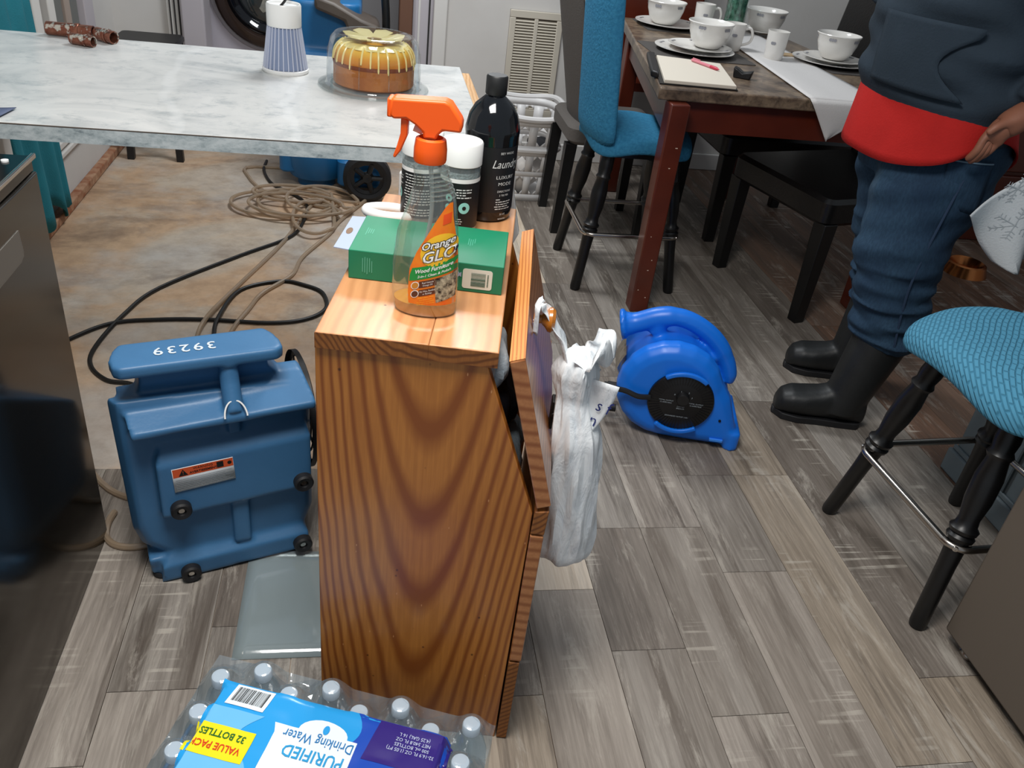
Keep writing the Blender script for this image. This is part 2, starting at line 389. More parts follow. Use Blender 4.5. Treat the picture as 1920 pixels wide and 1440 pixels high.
for x, y in ((-1.10, 2.70), (.22, 2.72), (-1.08, 2.05)):
    MB().box(x - .03, x + .03, y - .03, y + .03, -.005, .773).build('leg', M_trimw, ct, world=True, bev=.004)
# teal curtain at the window by the left wall
b = MB()
def cur(u, v):
    z = .03 + 2.1 * (1 - v) + .05 * (1 - abs(2 * u - 1)) * (v ** 8); fl = 1 + .9 * v * v
    return (-1.158 + .012 * sin(u * 19) * (.4 + v), 3.02 + (u - .5) * .42 + .17 * v, z + .03 * sin(u * 13) * v ** 6)
b.grid(40, 30, cur); cv = b.build('curtain', M_teal, None, solid=.004); tag(cv, 'teal cloth curtain hanging to the floor by the left wall', 'curtain')

# ---------------------------------------------------------------- black steel appliance at the left
t = T('black_steel'); v = t.coord((1, 1, 60)); nz = t.noise(v, 6, 3)
M_bsteel = t.fin(t.mix(t.ramp(nz, [(.3, 0.0), (.7, .25)]), '#4a443c', '#332f2a'), .13, .85, .5)
dw = thing('dishwasher', 'dark glossy steel dishwasher at the left edge of the floor', 'dishwasher', (-.87, 1.0, 0))
MB().box(-1.19, -.569, .55, 1.535, .0, .845).build('body', M_bsteel, dw, world=True, bev=.004)
MB().box(-1.19, -.572, .55, 1.530, .846, .874).build('top_panel', mat('gloss_black', '#0b0b0d', .1), dw, world=True, bev=.003)
MB().box(-.573, -.566, .55, 1.535, .868, .877).build('edge_trim', M_chrome, dw, world=True, bev=.002)
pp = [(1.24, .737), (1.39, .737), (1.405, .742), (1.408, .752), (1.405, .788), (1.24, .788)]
MB().prism(pp, -.5692, -.5675, 'yz').build('reflection_plate', mat('grey_plate', '#77736d', .35, .6), dw, world=True)  # raised plate whose lighter grey stands in for a reflection
for k in range(2): MB().lathe([(.0001, .0), (.006, 0), (.006, .003), (.0001, .003)], 12, (-.60 - .02 * k, 1.49 - .03 * k, .874)).build('indicator_button', M_white, dw, world=True)
MB().box(-1.15, -.63, .56, 1.52, -.004, .0).build('foot_rail', M_black, dw, world=True)
# folded paper on the counter's left end
pa = MB().grid(6, 3, lambda u, v: (-.90 + u * .122 + .01 * v, 1.955 + v * .07, ZC + .001 + .012 * (u > .7) * (u - .7))).build('paper_sheet', mat('paper_blue', '#4f5b78', .6), None, solid=.0015)
tag(pa, 'small sheet of paper at the counter edge above the dishwasher', 'paper')

# ---------------------------------------------------------------- things beyond the counter
# black step stool by the left wall
ss = thing('step_stool', 'black plastic step stool by the wall beyond the counter', 'step stool', (-.99, 4.22, -.005))
MB().rbox(-.14, .14, -.12, .12, .50, .53, .03, 4, .008).build('top', M_blackp, ss)
for sx in (-1, 1):
    for sy in (-1, 1):
        MB().loft([[(sx * .095 + dx * .016 + sx * .015, sy * .08 + dy * .016 + sy * .02, 0) for dx, dy in ((-1, -1), (1, -1), (1, 1), (-1, 1))], [(sx * .095 + dx * .016, sy * .08 + dy * .016, .50) for dx, dy in ((-1, -1), (1, -1), (1, 1), (-1, 1))]]).build('leg', M_blackp, ss, bev=.003)
MB().box(-.1, .1, -.09, -.08, .10, .14).box(-.1, .1, .08, .09, .10, .14).build('brace', M_blackp, ss)
# washing machine in the closet
wm = thing('washing_machine', 'white front-loading washing machine with round dark door', 'washing machine', (-.48, 5.0, -.005))
M_wm = mat('washer_enamel', '#b9b4bd', .3, spec=.5)
MB().box(-.335, .335, -.33, .33, 0, .86).build('cabinet', M_wm, wm, bev=.02, seg=3)
dc = (-.02, -.33, .70)
ring = lambda prof, n=48: MB().lathe(prof, n).xf(Matrix.Translation(dc) @ Matrix.Rotation(rad(90), 4, 'X'))
ring([(.285, 0), (.285, .012), (.275, .016), (.262, .012), (.262, 0)]).build('door_surround', mat('washer_grey', '#8f8b90', .4), wm)
dr = ring([(.262, .0), (.262, .03), (.245, .045), (.215, .048), (.205, .03), (.205, 0)]).build('door_ring', mat('door_bronze', '#3b2f2a', .15, .3), wm)
ring([(.204, .0), (.204, .026), (.185, .034), (.16, .02), (.15, .006)]).build('inner_ring', mat('door_black', '#0c0d12', .06), dr)
ring([(.15, .004), (.13, .0155), (.08, .0225), (.002, .025)]).build('door_glass', mat('door_window', '#2e3436', .05, spec=.8), dr)
b = MB().lathe([(.002, .03), (.05, .028), (.09, .02), (.115, .012)], 24, fn=lambda i, n, z: 1 + .18 * sin(i * 1.7) + .1 * sin(i * 3.1)).xf(Matrix.Translation((dc[0] + .02, dc[1], dc[2] - .01)) @ Matrix.Rotation(rad(90), 4, 'X'))
b.build('laundry_behind_glass', mat('laundry_grey', '#6f7370', .6, var=('#b0aa9b', 14, 1.0), bump=(30, .8)), dr)
MB().box(-.3, .3, -.338, -.33, .77, .84).build('control_panel', M_wm, wm, bev=.01)

# blue extraction machine with wheels
bmn = thing('carpet_machine', 'big blue wheeled carpet cleaning machine behind the counter', 'cleaning machine', (-.17, 3.98, -.005))
M_bluem = mat('machine_blue', '#1b6ba3', .42, var=('#15598b', 5, .6), bump=(120, .08)); M_bronzec = mat('machine_cover', '#4d443d', .5, var=('#6b6056', 6, .5))
b = MB(); b.rbox(-.19, .16, -.13, .24, .17, .60, .05, 5); b.rbox(-.17, .13, -.10, .22, .55, .80, .06, 5); b.build('body', M_bluem, bmn, remesh=.012, smo=4)
b = MB(); b.lathe([(.001, 0), (.085, 0), (.085, .035), (.12, .045), (.145, .10), (.15, .17), (.15, .30)], 36, (-.07, -.03, 0)); b.build('tank_base', M_bluem, bmn)
MB().rbox(.03, .24, -.20, .10, .04, .16, .04, 4, .01).build('rear_foot', M_bluem, bmn)
MB().rbox(-.23, -.10, -.13, .10, .07, .17, .03, 4, .01).build('side_foot', M_bluem, bmn)
b = MB(); b.prism([(.09, .57), (.235, .57), (.245, .62), (.215, .66), (.205, .72), (.19, .735), (.13, .755), (.02, .81), (-.06, .83), (-.06, .78), (.06, .74), (.085, .68), (.08, .62)], -.17, .05, 'xz'); b.build('cover', M_bronzec, bmn, bev=.012)
wh = Matrix.Translation((.165, -.24, .107)) @ Matrix.Rotation(rad(90), 4, 'X') @ Matrix.Rotation(rad(0), 4, 'Y')
w_ = MB().lathe([(.074, -.024), (.09, -.03), (.107, -.022), (.107, .022), (.09, .03), (.074, .024)], 40).xf(wh).build('wheel', M_rub, bmn)
b = MB().lathe([(.002, .018), (.02, .02), (.026, .01), (.03, .008)], 24).lathe([(.058, .012), (.074, .018), (.076, .0)], 40)
for k in range(5):
    a = 2 * PI * k / 5; b.tube([(.02 * cos(a), .02 * sin(a), .008), (.068 * cos(a), .068 * sin(a), .008)], .012, 8)
b.xf(wh).build('wheel_hub', M_blackp, w_)
MB().tube(spline([(.215, -.05, .52), (.235, -.05, .68), (.225, -.04, .85), (.20, .0, 1.0), (.16, .06, 1.05)], 5), .018, 10).build('handle_tube', M_black, bmn)
MB().lathe([(.001, -.02), (.034, -.02), (.034, .06), (.02, .08), (.001, .08)], 16, (.225, -.05, .58)).build('handle_socket', M_black, bmn)

# laundry basket with clothes
lb = thing('laundry_basket', 'white plastic laundry basket with oval holes below the vent', 'laundry basket', (.735, 3.98, 0))
def bwall(z, sc=1.0):
    t_ = z / .40; hx = (.115 + .045 * t_) * sc; hy = (.15 + .05 * t_) * sc
    return hx, hy
def bring(z, n=48):
    hx, hy = bwall(z); out = []
    for i in range(n):
        a = 2 * PI * i / n; c, s_ = cos(a), sin(a); q = (abs(c) ** 4 + abs(s_) ** 4) ** -.25; out.append((hx * c * q, hy * s_ * q, z + (.0)))
    return out
M_bask = mat('basket_white', '#d6d4d3', .4)
NB = 48
def wallbar(i0, i1, z0, z1, nz=2):
    b = MB(); r = []
    for k in range(nz + 1):
        z = z0 + (z1 - z0) * k / nz; ri = bring(z, NB); r.append([ri[i % NB] for i in range(i0, i1 + 1)])
    b.loft(r, cap=False, close=False); return b
b = MB(); b.loft([bring(z) for z in (0, .035)], cap=False); b.loft([bring(z) for z in (.125, .15)], cap=False); b.loft([bring(z) for z in (.225, .275)], cap=False); b.loft([bring(z) for z in (.365, .40)], cap=False)
for z0, z1 in ((.035, .125), (.15, .225), (.275, .365)):
    for i in range(0, NB, 4):
        w2 = wallbar(i - 1, i + 1, z0, z1); b.add(w2.v, w2.f)
        for e in ((z0, z0 + .02), (z1 - .02, z1)):     # rounded ends of the holes
            ri0, ri1 = bring(e[0], NB), bring(e[1], NB); lo = e[0] == z0
            for (ja, jb) in ((i + 1, i + 2), (i + 3, i + 2)):
                A = ri0[ja % NB] if lo else ri1[ja % NB]; B_ = ri0[jb % NB] if lo else ri1[jb % NB]; C_ = ri1[ja % NB] if lo else ri0[ja % NB]
                b.add([A, B_, C_], [(0, 1, 2)])
b.build('basket_wall', M_bask, lb, solid=.004, smooth=True)
MB().box(-.11, .11, -.145, .145, 0, .005).build('basket_floor', M_bask, lb)
b = MB(); r0 = bring(.40); b.tube([(p[0] * 1.06, p[1] * 1.05, p[2] + .02 * abs(p[0] / .16) ** 2) for p in r0], .014, 8, closed=True); b.build('rim', M_bask, lb)
b = MB(); r0 = bring(.255); b.tube([(p[0] * 1.03, p[1] * 1.03, p[2]) for p in r0], .013, 8, closed=True); b.build('band', M_bask, lb)
for nm, lab, c, zc, sc, m in (('towel', 'crumpled white towel inside the laundry basket', (.72, 3.97), .115, (.10, .135, .10), mat('cloth_white', '#cfc9c3', .9, bump=(25, .8))),
                              ('shirt', 'black crumpled shirt on top of the laundry basket', (.79, 3.93), .245, (.06, .07, .035), mat('cloth_black', '#17171b', .9, bump=(30, .8)))):
    b = MB(); random.seed(3)
    b.grid(24, 14, lambda u, v: (c[0] + sc[0] * cos(2 * PI * u) * sin(PI * v) * (1 + .15 * sin(9 * u * 2 + 5 * v) * sin(PI * v)), c[1] + sc[1] * sin(2 * PI * u) * sin(PI * v) * (1 + .12 * sin(4 * PI * u)), zc + sc[2] * cos(PI * v) * (1 + .25 * sin(6 * PI * u) * sin(PI * v))))
    tag(b.build(nm, m), lab, 'clothing')
# ---------------------------------------------------------------- wooden bin
BO, BA = Vector((-.0685, 1.022, 0)), rad(-10.5)
def BW(u, w, z=0): return (BO.x + u * cos(BA) - w * sin(BA), BO.y + u * sin(BA) + w * cos(BA), z)
BL = .55; ZB = .829
M_side = pine_mat('pine_side', '#c27b34', '#8f4c17', .165, 44.0, .17)
M_top = pine_mat('pine_top', '#cb9263', '#b98155', .50, 0.0, .021, ('X', 'Y'), .38, .25, .02, 1.0, .03)
M_front = pine_mat('pine_front', '#b97a4a', '#93552c', .3, 0.0, .02, ('Z', 'Y'), .3, .35, .05, 1.0, .03)
M_end = pine_mat('pine_end', '#9a5f2b', '#6b3c17', .2, 3.0, .012, ('X', 'Z'), .6, .05)
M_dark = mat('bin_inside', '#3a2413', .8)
pb = thing('vegetable_bin', 'orange pine vegetable bin with the spray bottle on top', 'cabinet', BO, BA)
side = [(0, 0), (.324, 0), (.326, .21), (.330, .50), (.330, .55), (.238, .804), (0, .804)]
MB().prism(side, 0, .018).build('side_panel', M_side, pb, smooth=False, bev=.0015)
MB().prism(side, BL - .03, BL - .012).build('side_panel', M_side, pb, smooth=False, bev=.0015)
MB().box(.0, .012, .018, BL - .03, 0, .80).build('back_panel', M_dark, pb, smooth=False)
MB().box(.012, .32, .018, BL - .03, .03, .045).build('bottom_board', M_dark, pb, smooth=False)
MB().box(.001, .1555, -.004, BL, .8045, ZB).build('top_board', M_top, pb, smooth=False, bev=.002)
MB().box(.1558, .2515, -.004, BL, .8045, ZB).build('top_board', M_top, pb, smooth=False, bev=.002)
MB().box(.001, .1555, -.0050, -.0041, .8050, ZB - .0005).box(.1558, .2515, -.0050, -.0041, .8050, ZB - .0005).build('end_grain', M_end, pb, smooth=False)
MB().prism([(.3275, .002), (.346, .002), (.348, .212), (.329, .212)], -.002, BL - .01).build('base_board', M_end, pb, smooth=False, bev=.0015)
ld = MB().prism([(.3295, .217), (.350, .217), (.353, .508), (.3315, .508)], -.002, BL - .01).build('lower_door', M_front, pb, smooth=False, bev=.002)
MB().prism([(.3315, .512), (.353, .512), (.355, .560), (.333, .556)], -.002, BL - .01).build('rail', M_end, pb, smooth=False, bev=.0015)
ud = MB().prism([(.335, .563), (.356, .571), (.288, .823), (.267, .815)], -.002, .472).build('upper_door', M_front, pb, smooth=False, bev=.002)
MB().prism([(.267, .8152), (.288, .8232), (.2876, .8240), (.2666, .8160)], -.001, .471).build('door_top_edge', pine_mat('pine_edge', '#dc9550', '#b0682e', .27, 0.0, .0055, ('X', 'Y'), .4, .2, .01, 1.0, .004), ud, smooth=False)
KM = Matrix.Translation((.298, .17, .798)) @ Matrix.Rotation(rad(90), 4, 'Y')
MB().lathe([(.008, 0), (.007, .012), (.012, .018), (.019, .023), (.020, .028), (.016, .033), (.0002, .035)], 24).xf(KM).build('knob', mat('knob_oak', '#b06a20', .25, coat=.5), ud)
MB().box(.346, .352, .16, .185, .60, .655).tube([(.352, .158, .628), (.352, .187, .628)], .006, 8).build('hinge', mat('hinge_black', '#1c1815', .5, .5), ud, bev=.002)
# bags kept in the bin
def crumple(name, lab, c, s, m, seed, cat='bag'):
    rr = random.Random(seed); ph = [rr.uniform(0, 6) for _ in range(8)]
    def f(u, v):
        a = 2 * PI * u; k = 1 + sin(PI * v) * (.16 * sin(3 * a + ph[0] + 4 * v) + .12 * sin(5 * a + ph[1] - 6 * v) + .08 * sin(9 * a + ph[2] + 9 * v))
        z = cos(PI * v) * (1 + .1 * sin(4 * a + ph[3]) * sin(PI * v)); return BW(c[0] + s[0] * k * cos(a) * sin(PI * v), c[1] + s[1] * k * sin(a) * sin(PI * v), c[2] + s[2] * z)
    o = MB().grid(40, 20, f).build(name, m); return tag(o, lab, cat)
crumple('plastic_bag', 'pale blue crumpled plastic bag in the top of the wooden bin', (.235, .12, .745), (.028, .08, .05), mat('bag_blue', '#a9bccb', .3, var=('#dfe6ea', 30, 1), bump=(60, .6)), 2)
crumple('plastic_bag', 'black plastic bag under the pale bag in the wooden bin', (.245, .13, .655), (.045, .09, .055), mat('bag_black', '#15161b', .3, bump=(60, .6)), 5)
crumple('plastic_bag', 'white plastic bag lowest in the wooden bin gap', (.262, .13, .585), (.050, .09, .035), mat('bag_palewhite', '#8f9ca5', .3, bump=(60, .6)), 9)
# marble laminate offcut standing behind the bin
o = MB().prism([(.02, 0), (.235, 0), (.235, .70), (.262, .765), (.24, .86), (.02, .86)], .585, .60).build('laminate_offcut', M_marble, None, smooth=False, bev=.002)
o.location = BO; o.rotation_euler = (0, 0, BA); tag(o, 'upright marble-look laminate offcut behind the wooden bin', 'board')

# ---------------------------------------------------------------- spray bottle
sb = thing('spray_bottle', 'clear spray bottle with orange trigger and a little amber polish', 'bottle', BW(.136, .098, ZB), BA)
M_or = mat('orange_plastic', '#fb5f14', .38); M_pet = clear('clear_pet', '#f0f4f2', .30, .05, '#cdd8d4', .05)
SEC = [(0, .001, .043, .026), (.004, .001, .045, .029), (.03, -.001, .047, .031), (.075, -.002, .0465, .031), (.12, -.001, .0425, .029), (.15, .002, .0355, .026), (.17, .003, .031, .0235), (.19, .001, .0245, .0205), (.203, -.001, .0235, .0195), (.212, -.003, .0225, .0185), (.2175, -.004, .016, .016), (.226, -.004, .016, .016)]
def srow(z, n=40, gr=0.0, sc=1.0):
    xc, a, b_ = lerp(SEC, z); return [(xc + a * sc * cos(2 * PI * i / n), b_ * sc * sin(2 * PI * i / n), z) for i in range(n)]
zz = [0, .002, .004, .015, .03, .05, .075, .1, .12, .135, .15, .16, .17, .18, .19, .196, .203, .208, .212, .2175, .226]
b = MB(); b.loft([srow(z) for z in zz], cap=False); b.add(srow(.0005), [tuple(range(40))]); b.build('bottle_body', M_pet, sb)
M_liq = clear('amber_polish', '#f0a94a', .05, .05, '#dc9a38', .82)
b = MB(); b.loft([srow(z, sc=.965) for z in (.002, .006, .012, .019)]); b.build('polish_liquid', M_liq, sb)
for k in range(7):
    z = .172 + k * .006
    r = [(p[0] * 1.01, p[1] * 1.01, p[2] + .004 * cos(2 * PI * i / 40)) for i, p in enumerate(srow(z))]
    MB().tube(r[:12] + r[-9:] if False else r[-10:] + r[:11], .0012, 5).build('grip_rib', M_pet, sb)
MB().tube(spline([(-.004, 0, .226), (.002, .002, .15), (-.008, .002, .08), (-.026, .0, .006)], 8), .003, 8).build('dip_tube', clear('tube_clear', '#d8dcd8', .15, .1, '#e8ece8', .45), sb)
b = MB(); b.lathe([(.0205, .2185), (.0212, .221), (.0212, .235), (.0195, .248), (.0155, .250)], 48, (-.004, 0, 0), fn=lambda i, n, z: 1 + (.025 if i % 2 else 0)); b.build('collar', M_or, sb)
hd = [(-.057, .2745), (-.056, .2935), (-.054, .2965), (.012, .3), (.020, .297), (.034, .279), (.036, .274), (.0355, .2625), (.012, .2625), (.006, .256), (.004, .250), (-.013, .250), (-.014, .258), (-.024, .266), (-.036, .2725), (-.052, .2705)]
MB().prism(hd, -.0135, .0135).build('spray_head', M_or, sb, bev=.004, seg=3)
MB().box(-.0605, -.053, -.012, .012, .272, .2955).build('nozzle', M_or, sb, bev=.002)
MB().prism([(-.043, .273), (-.034, .271), (-.034, .25), (-.042, .229), (-.049, .219), (-.052, .221), (-.047, .236), (-.043, .252)], -.0085, .0085).build('trigger', M_or, sb, bev=.002)
MB().tube([(-.014, 0, .258), (-.026, 0, .262)], .007, 12).build('piston', mat('piston_clear', '#e9b0a0', .2), sb)
def LS(x, z, e=.0006):
    xc, a, b_ = lerp(SEC, z); q = max(-.985, min(.985, (x - xc) / a)); return (x, -b_ * math.sqrt(1 - q * q) - e, z)
lr = [(.006, .044), (.03, .0445), (.09, .0435), (.12, .0395), (.15, .0335), (.168, .0315)]; ll = [(.006, -.012), (.012, -.019), (.04, -.0215), (.075, -.0205), (.10, -.012), (.125, .001), (.15, .014), (.165, .023), (.171, .029)]
XL = lambda z: lerp(ll, z)[0]; XR = lambda z: lerp(lr, z)[0]
sl_ = lambda x: (x - .012) * .30           # label text climbs to the right
LB = patch('label', mat('label_orange', '#f08a1c', .35, var=('#ee5f17', 30, .9)), sb, .022, .170, XL, XR, LS, 30, 10)
def P2(e): return lambda x, z: LS(x, z + sl_(x), e)
def lpatch(nm, m, z0, z1, xl=None, xr=None, e=.0009, nz=4): return patch(nm, m, LB, z0, z1, xl or (lambda z: XL(z) + .0006), xr or (lambda z: XR(z) - .0004), P2(e), nz, 10)
M_lg = mat('label_green', '#1f9440', .4); M_ly = mat('label_yellow', '#f6c02a', .4); M_lw = mat('label_white', '#f2f2ec', .4); M_lk = mat('label_navy', '#1b2233', .4); M_lbr = mat('label_brown', '#5a2f1a', .5)
disc('sun_print', M_ly, LB, .018, .104, .0245, P2(.0009), .0225)
lpatch('green_band', M_lg, .066, .085)
lpatch('orange_peak', mat('label_red', '#e8511a', .4), .138, .152, lambda z: .021, lambda z: .0315, .0009)
for s_, sz, cx, cz, bo in (('Orange', .0145, .0165, .113, .0), ('GLO', .0225, .0185, .0965, .0)):
    tx = lambda e: (lambda x, y: LS(cx + x, cz + y + sl_(cx + x), e))
    text(s_, sz, tx(.0012), 'brand_lettering_outline', M_lk, LB, bold=.0012, shear=.15)  # dark printed outline behind the white letters
    text(s_, sz, tx(.0016), 'brand_lettering', M_lw, LB, bold=.0003, shear=.15)
text('Wood Furniture', .0082, lambda x, y: LS(.0125 + x, .0785 + y + sl_(.0125 + x), .0014), 'band_lettering', M_lw, LB, bold=.0002, shear=.2, sx=.92)
text('2-in-1 Clean & Polish', .0052, lambda x, y: LS(.0135 + x, .0705 + y + sl_(.0135 + x), .0014), 'band_lettering', M_lw, LB, bold=.0001, shear=.2)
lpatch('photo_print', mat('label_photo', '#1b1613', .4, var=('#cfc6a8', 160, 1.0)), .0245, .063, lambda z: .018 - (z - .03) * .1, None)
lpatch('brown_band', M_lbr, .053, .063, lambda z: -.006, lambda z: .018); lpatch('brown_band', M_lbr, .040, .050, lambda z: -.006, lambda z: .018)
for z, l1, l2 in ((.058, 'Real Valencia', 'Orange Oil'), (.045, 'No Wax, Residue', 'or Buildup')):
    disc('round_badge', M_lw, LB, -.0115, z, .0058, P2(.0011)); disc('round_badge_fill', mat('badge_amber', '#c9862c', .4) if z > .05 else M_lbr, LB, -.0115, z, .0047, P2(.0013))
    for s_, dz in ((l1, .002), (l2, -.002)): text(s_, .0037, lambda x, y: LS(.006 + x, z + dz + y + sl_(.006 + x), .0013), 'badge_lettering', M_lw, LB, sx=.8)
for k, s_ in enumerate(('SAFELY cleans, shines', '& protects wood', 'for kitchens & furniture', '16 FL OZ (1 PT) 473 mL')): text(s_, .0034, lambda x, y: LS(.004 + x, .0375 - k * .0034 + y + sl_(.004 + x), .0013), 'small_lettering', M_ly, LB, sx=.72)

# ---------------------------------------------------------------- green box
gb = thing('green_box', 'flat green cardboard box lying behind the spray bottle', 'box', BW(.128, .24, ZB), BA)
M_gr = mat('box_green', '#0f7d58', .5, var=('#0c6b4b', 8, .5)); M_grp = mat('box_print', '#58ab90', .5); M_lav = mat('tab_lavender', '#9aa6bd', .5)
MB().box(-.118, .116, -.070, .072, .0005, .047).build('carton', M_gr, gb, smooth=False, bev=.0012)
MB().prism([(-.118, -.066), (-.142, -.062), (-.140, .066), (-.118, .070)], .0435, .0448, 'xy').build('hang_tab', M_lav, gb)
MB().prism([(-.132 + .005 * cos(2 * PI * k / 16), .005 + .013 * sin(2 * PI * k / 16)) for k in range(16)], .0449, .0452, 'xy').build('tab_hole', mat('hole_shadow', '#7c6552', .8), gb)
bl = MB().rbox(.055, .100, .0065, .0385, 0, .0004, .004).map(lambda p: (p.x, -.0703 - p.z, p.y)).build('barcode_label', mat('label_cream', '#d9dccf', .5), gb)
random.seed(5)
def barcode(parent, x0, x1, z0, z1, fn, m, n=26):
    b = MB(); x = x0
    while x < x1:
        w = random.choice((.6, .9, 1.4, 2.0)) * (x1 - x0) / 60; b.add([fn(x, z0), fn(x + w, z0), fn(x + w, z1), fn(x, z1)], [(0, 1, 2, 3)]); x += w + random.choice((.7, 1.0, 1.6)) * (x1 - x0) / 60
    return b.build('barcode_bars', m, parent, smooth=False)
b = MB(); z = .011
while z < .033:
    w = random.choice((.0003, .0005, .0009)); b.add([(.068, -.0712, z), (.090, -.0712, z), (.090, -.0712, z + w), (.068, -.0712, z + w)], [(0, 1, 2, 3)]); z += w + random.choice((.0004, .0007))
b.build('barcode_bars', mat('barcode_green', '#22553f', .5), bl, smooth=False)
lines_ = MB()
for k in range(9): lines_.add([(.0925, -.0712, .012 + k * .0023), (.0945, -.0712, .012 + k * .0023), (.0945, -.0712, .0133 + k * .0023), (.0925, -.0712, .0133 + k * .0023)], [(0, 1, 2, 3)])
lines_.build('barcode_digits', mat('barcode_green', '#22553f', .5), bl, smooth=False)
MB().prism([(.043, .030), (.047, .034), (.050, .030), (.053, .032), (.053, .024), (.050, .026), (.047, .022), (.044, .026)], -.0709, -.0705).build('emblem', M_lav, gb)
def lines(nm, parent, m, pts, fn):
    b = MB()
    for (x0, x1, y, h) in pts: b.add([fn(x0, y), fn(x1, y), fn(x1, y + h), fn(x0, y + h)], [(0, 1, 2, 3)])
    return b.build(nm, m, parent, smooth=False)
lines('print_lines', gb, M_grp, [(x + random.uniform(0, .004), x + .028 - random.uniform(0, .01), y, .0009) for x in (-.09, .035, .075) for y in [(-.03 + k * .0032) for k in range(4)]], lambda x, y: (x * .0 + (-.075 if x < 0 else (.045 if x < .065 else .085)) + y * 1.0, (x % .04) * 1.2 - .02, .0474))
lines('print_lines', gb, M_grp, [(.010 + random.uniform(0, .004), .038 - random.uniform(0, .006), -.097 + k * .0035, .0012) for k in range(5)] + [(.010, .036 - random.uniform(0, .01), .020 + k * .004, .001) for k in range(4)], lambda z, x: (x, -.0706, z))

def dashes(nm, parent, m, fn, x0, x1, z, h, seed, center=True):
    """a line of print too small to read: dashes of word length"""
    rr = random.Random(seed); b = MB(); x = x0 + rr.uniform(0, (x1 - x0) * .12)
    while x < x1:
        w = rr.uniform(1.5, 5.5) * h; e = min(x1, x + w); b.grid(2, 1, lambda u, v: fn(x + (e - x) * u, z + h * (v - .5))); x = e + h * .8
        if rr.random() < .06: break
    return b.build(nm, m, parent, smooth=False)
# ---------------------------------------------------------------- bottles behind the box
M_lblk = mat('label_black', '#101114', .45); M_ltxt = mat('label_print', '#d5d8d6', .5); M_mint = mat('label_mint', '#8fd0c5', .5)
bb = thing('laundry_bottle', 'tall glossy black laundry detergent bottle with handwritten-style label', 'bottle', BW(.194, .505, ZB))
MB().lathe([(.0001, .0005), (.042, .0005), (.0465, .006), (.0475, .02), (.0475, .148), (.0485, .155), (.0485, .160), (.047, .166), (.043, .184), (.034, .200), (.022, .211), (.0165, .216), (.0165, .226)], 48).build('bottle_body', mat('gloss_black_pet', '#0a0c10', .08, spec=.6), bb)
MB().lathe([(.0175, .2175), (.0185, .219), (.0185, .247), (.0165, .2495), (.0001, .2495)], 48, fn=lambda i, n, z: 1 + (.012 if i % 2 else 0)).build('cap', mat('cap_black', '#121314', .5), bb)
def cyl(r, a0, zz_): return lambda x, y: (r * cos(a0 + x / r), r * sin(a0 + x / r), zz_ + y)
MB().grid(24, 4, lambda u, v: cyl(.0479, rad(-115) + u * 3.0, .02 + v * .118)(0, 0)).build('label', M_lblk, bb)
for s_, sz, z, w, sh in (('BEY WICKS', .0058, .128, 1, 0), ('Laundry', .021, .1085, .85, .35), ('LUXURY', .0085, .085, 1.2, 0), ('MODE', .0085, .073, 1.2, 0), ('DIRECTIONS', .0052, .0595, 1, 0), ('2 TBS PER', .0048, .052, 1, 0), ('32 OZ', .0045, .0165, 1, 0), ('WWW.', .0045, .0075, 1.2, 0)):
    text(s_, sz, cyl(.0483, rad(-58), z), 'label_lettering', M_ltxt, bb, shear=sh, sx=w)
for k in range(5): dashes('small_print', bb, M_ltxt, lambda x, y: cyl(.0483, rad(-58), 0)(x, y), -.018, .018, .0445 - k * .0044, .0016, 40 + k)
def jar(name, lab, u, w, face):
    j = thing(name, lab, 'jar', BW(u, w, ZB))
    MB().lathe([(.0001, .0005), (.031, .0005), (.034, .004), (.034, .118), (.032, .124), (.030, .127)], 40).build('jar_body', clear('jar_pet', '#dfe6e6', .15, .05, '#c9d2d2', .12), j)
    MB().lathe([(.0001, .003), (.0315, .003), (.0325, .006), (.0325, .108), (.0001, .110)], 32).build('scent_beads', mat('beads', '#8d9494', .7, var=('#b9bfbf', 260, 1), bump=(300, .8)), j)
    MB().lathe([(.0335, .1185), (.0352, .120), (.0352, .155), (.0335, .1575), (.0001, .158)], 48).build('lid', M_white, j)
    MB().lathe([(.0344, .012), (.0344, .093)], 40).build('label', M_lblk, j)
    MB().lathe([(.0343, .093), (.0343, .100)], 40).build('label_stripe', M_white, j)
    F = lambda x, z: (.0348 * cos(face + x / .0348), .0348 * sin(face + x / .0348), z)
    G = lambda x, z: (.0351 * cos(face + x / .0351), .0351 * sin(face + x / .0351), z)
    for x, z, r in ((-.02, .066, .0065), (-.02, .049, .0065), (-.02, .032, .0065), (.008, .050, .010)):
        disc('badge', M_mint, j, x, z, r, F); disc('badge_dot', M_lblk, j, x, z, r * .35, G)
    for k in range(4): dashes('small_print', j, M_ltxt, F, -.008, .020, .082 - k * .0046, .0019, 3 * k + 1)
    for k in range(3): dashes('small_print', j, M_ltxt, F, -.006, .018, .030 - k * .004, .0013, 5 * k + 2)
    return j
jar('bead_jar', 'white-lidded bead jar beside the tall black bottle', .150, .418, rad(-92))
j2 = jar('bead_jar', 'white-lidded bead jar half hidden behind the orange trigger', .080, .445, rad(170))
for k in range(15): dashes('small_print', j2, M_ltxt, lambda x, y: (.0350 * cos(rad(-105) + x / .035), .0350 * sin(rad(-105) + x / .035), y), -.026, .026, .088 - k * .005, .0017, 60 + k)
# white ring-shaped handle lying behind the box
rg = MB().tube([(.030 + .043 * cos(a), .432 + .022 * sin(a), ZB + .010) for a in [2 * PI * k / 40 for k in range(40)]], .009, 10, closed=True)
o = rg.build('plastic_ring', M_white); o.location = BO; o.rotation_euler = (0, 0, BA); tag(o, 'white plastic ring lying behind the green box', 'ring')

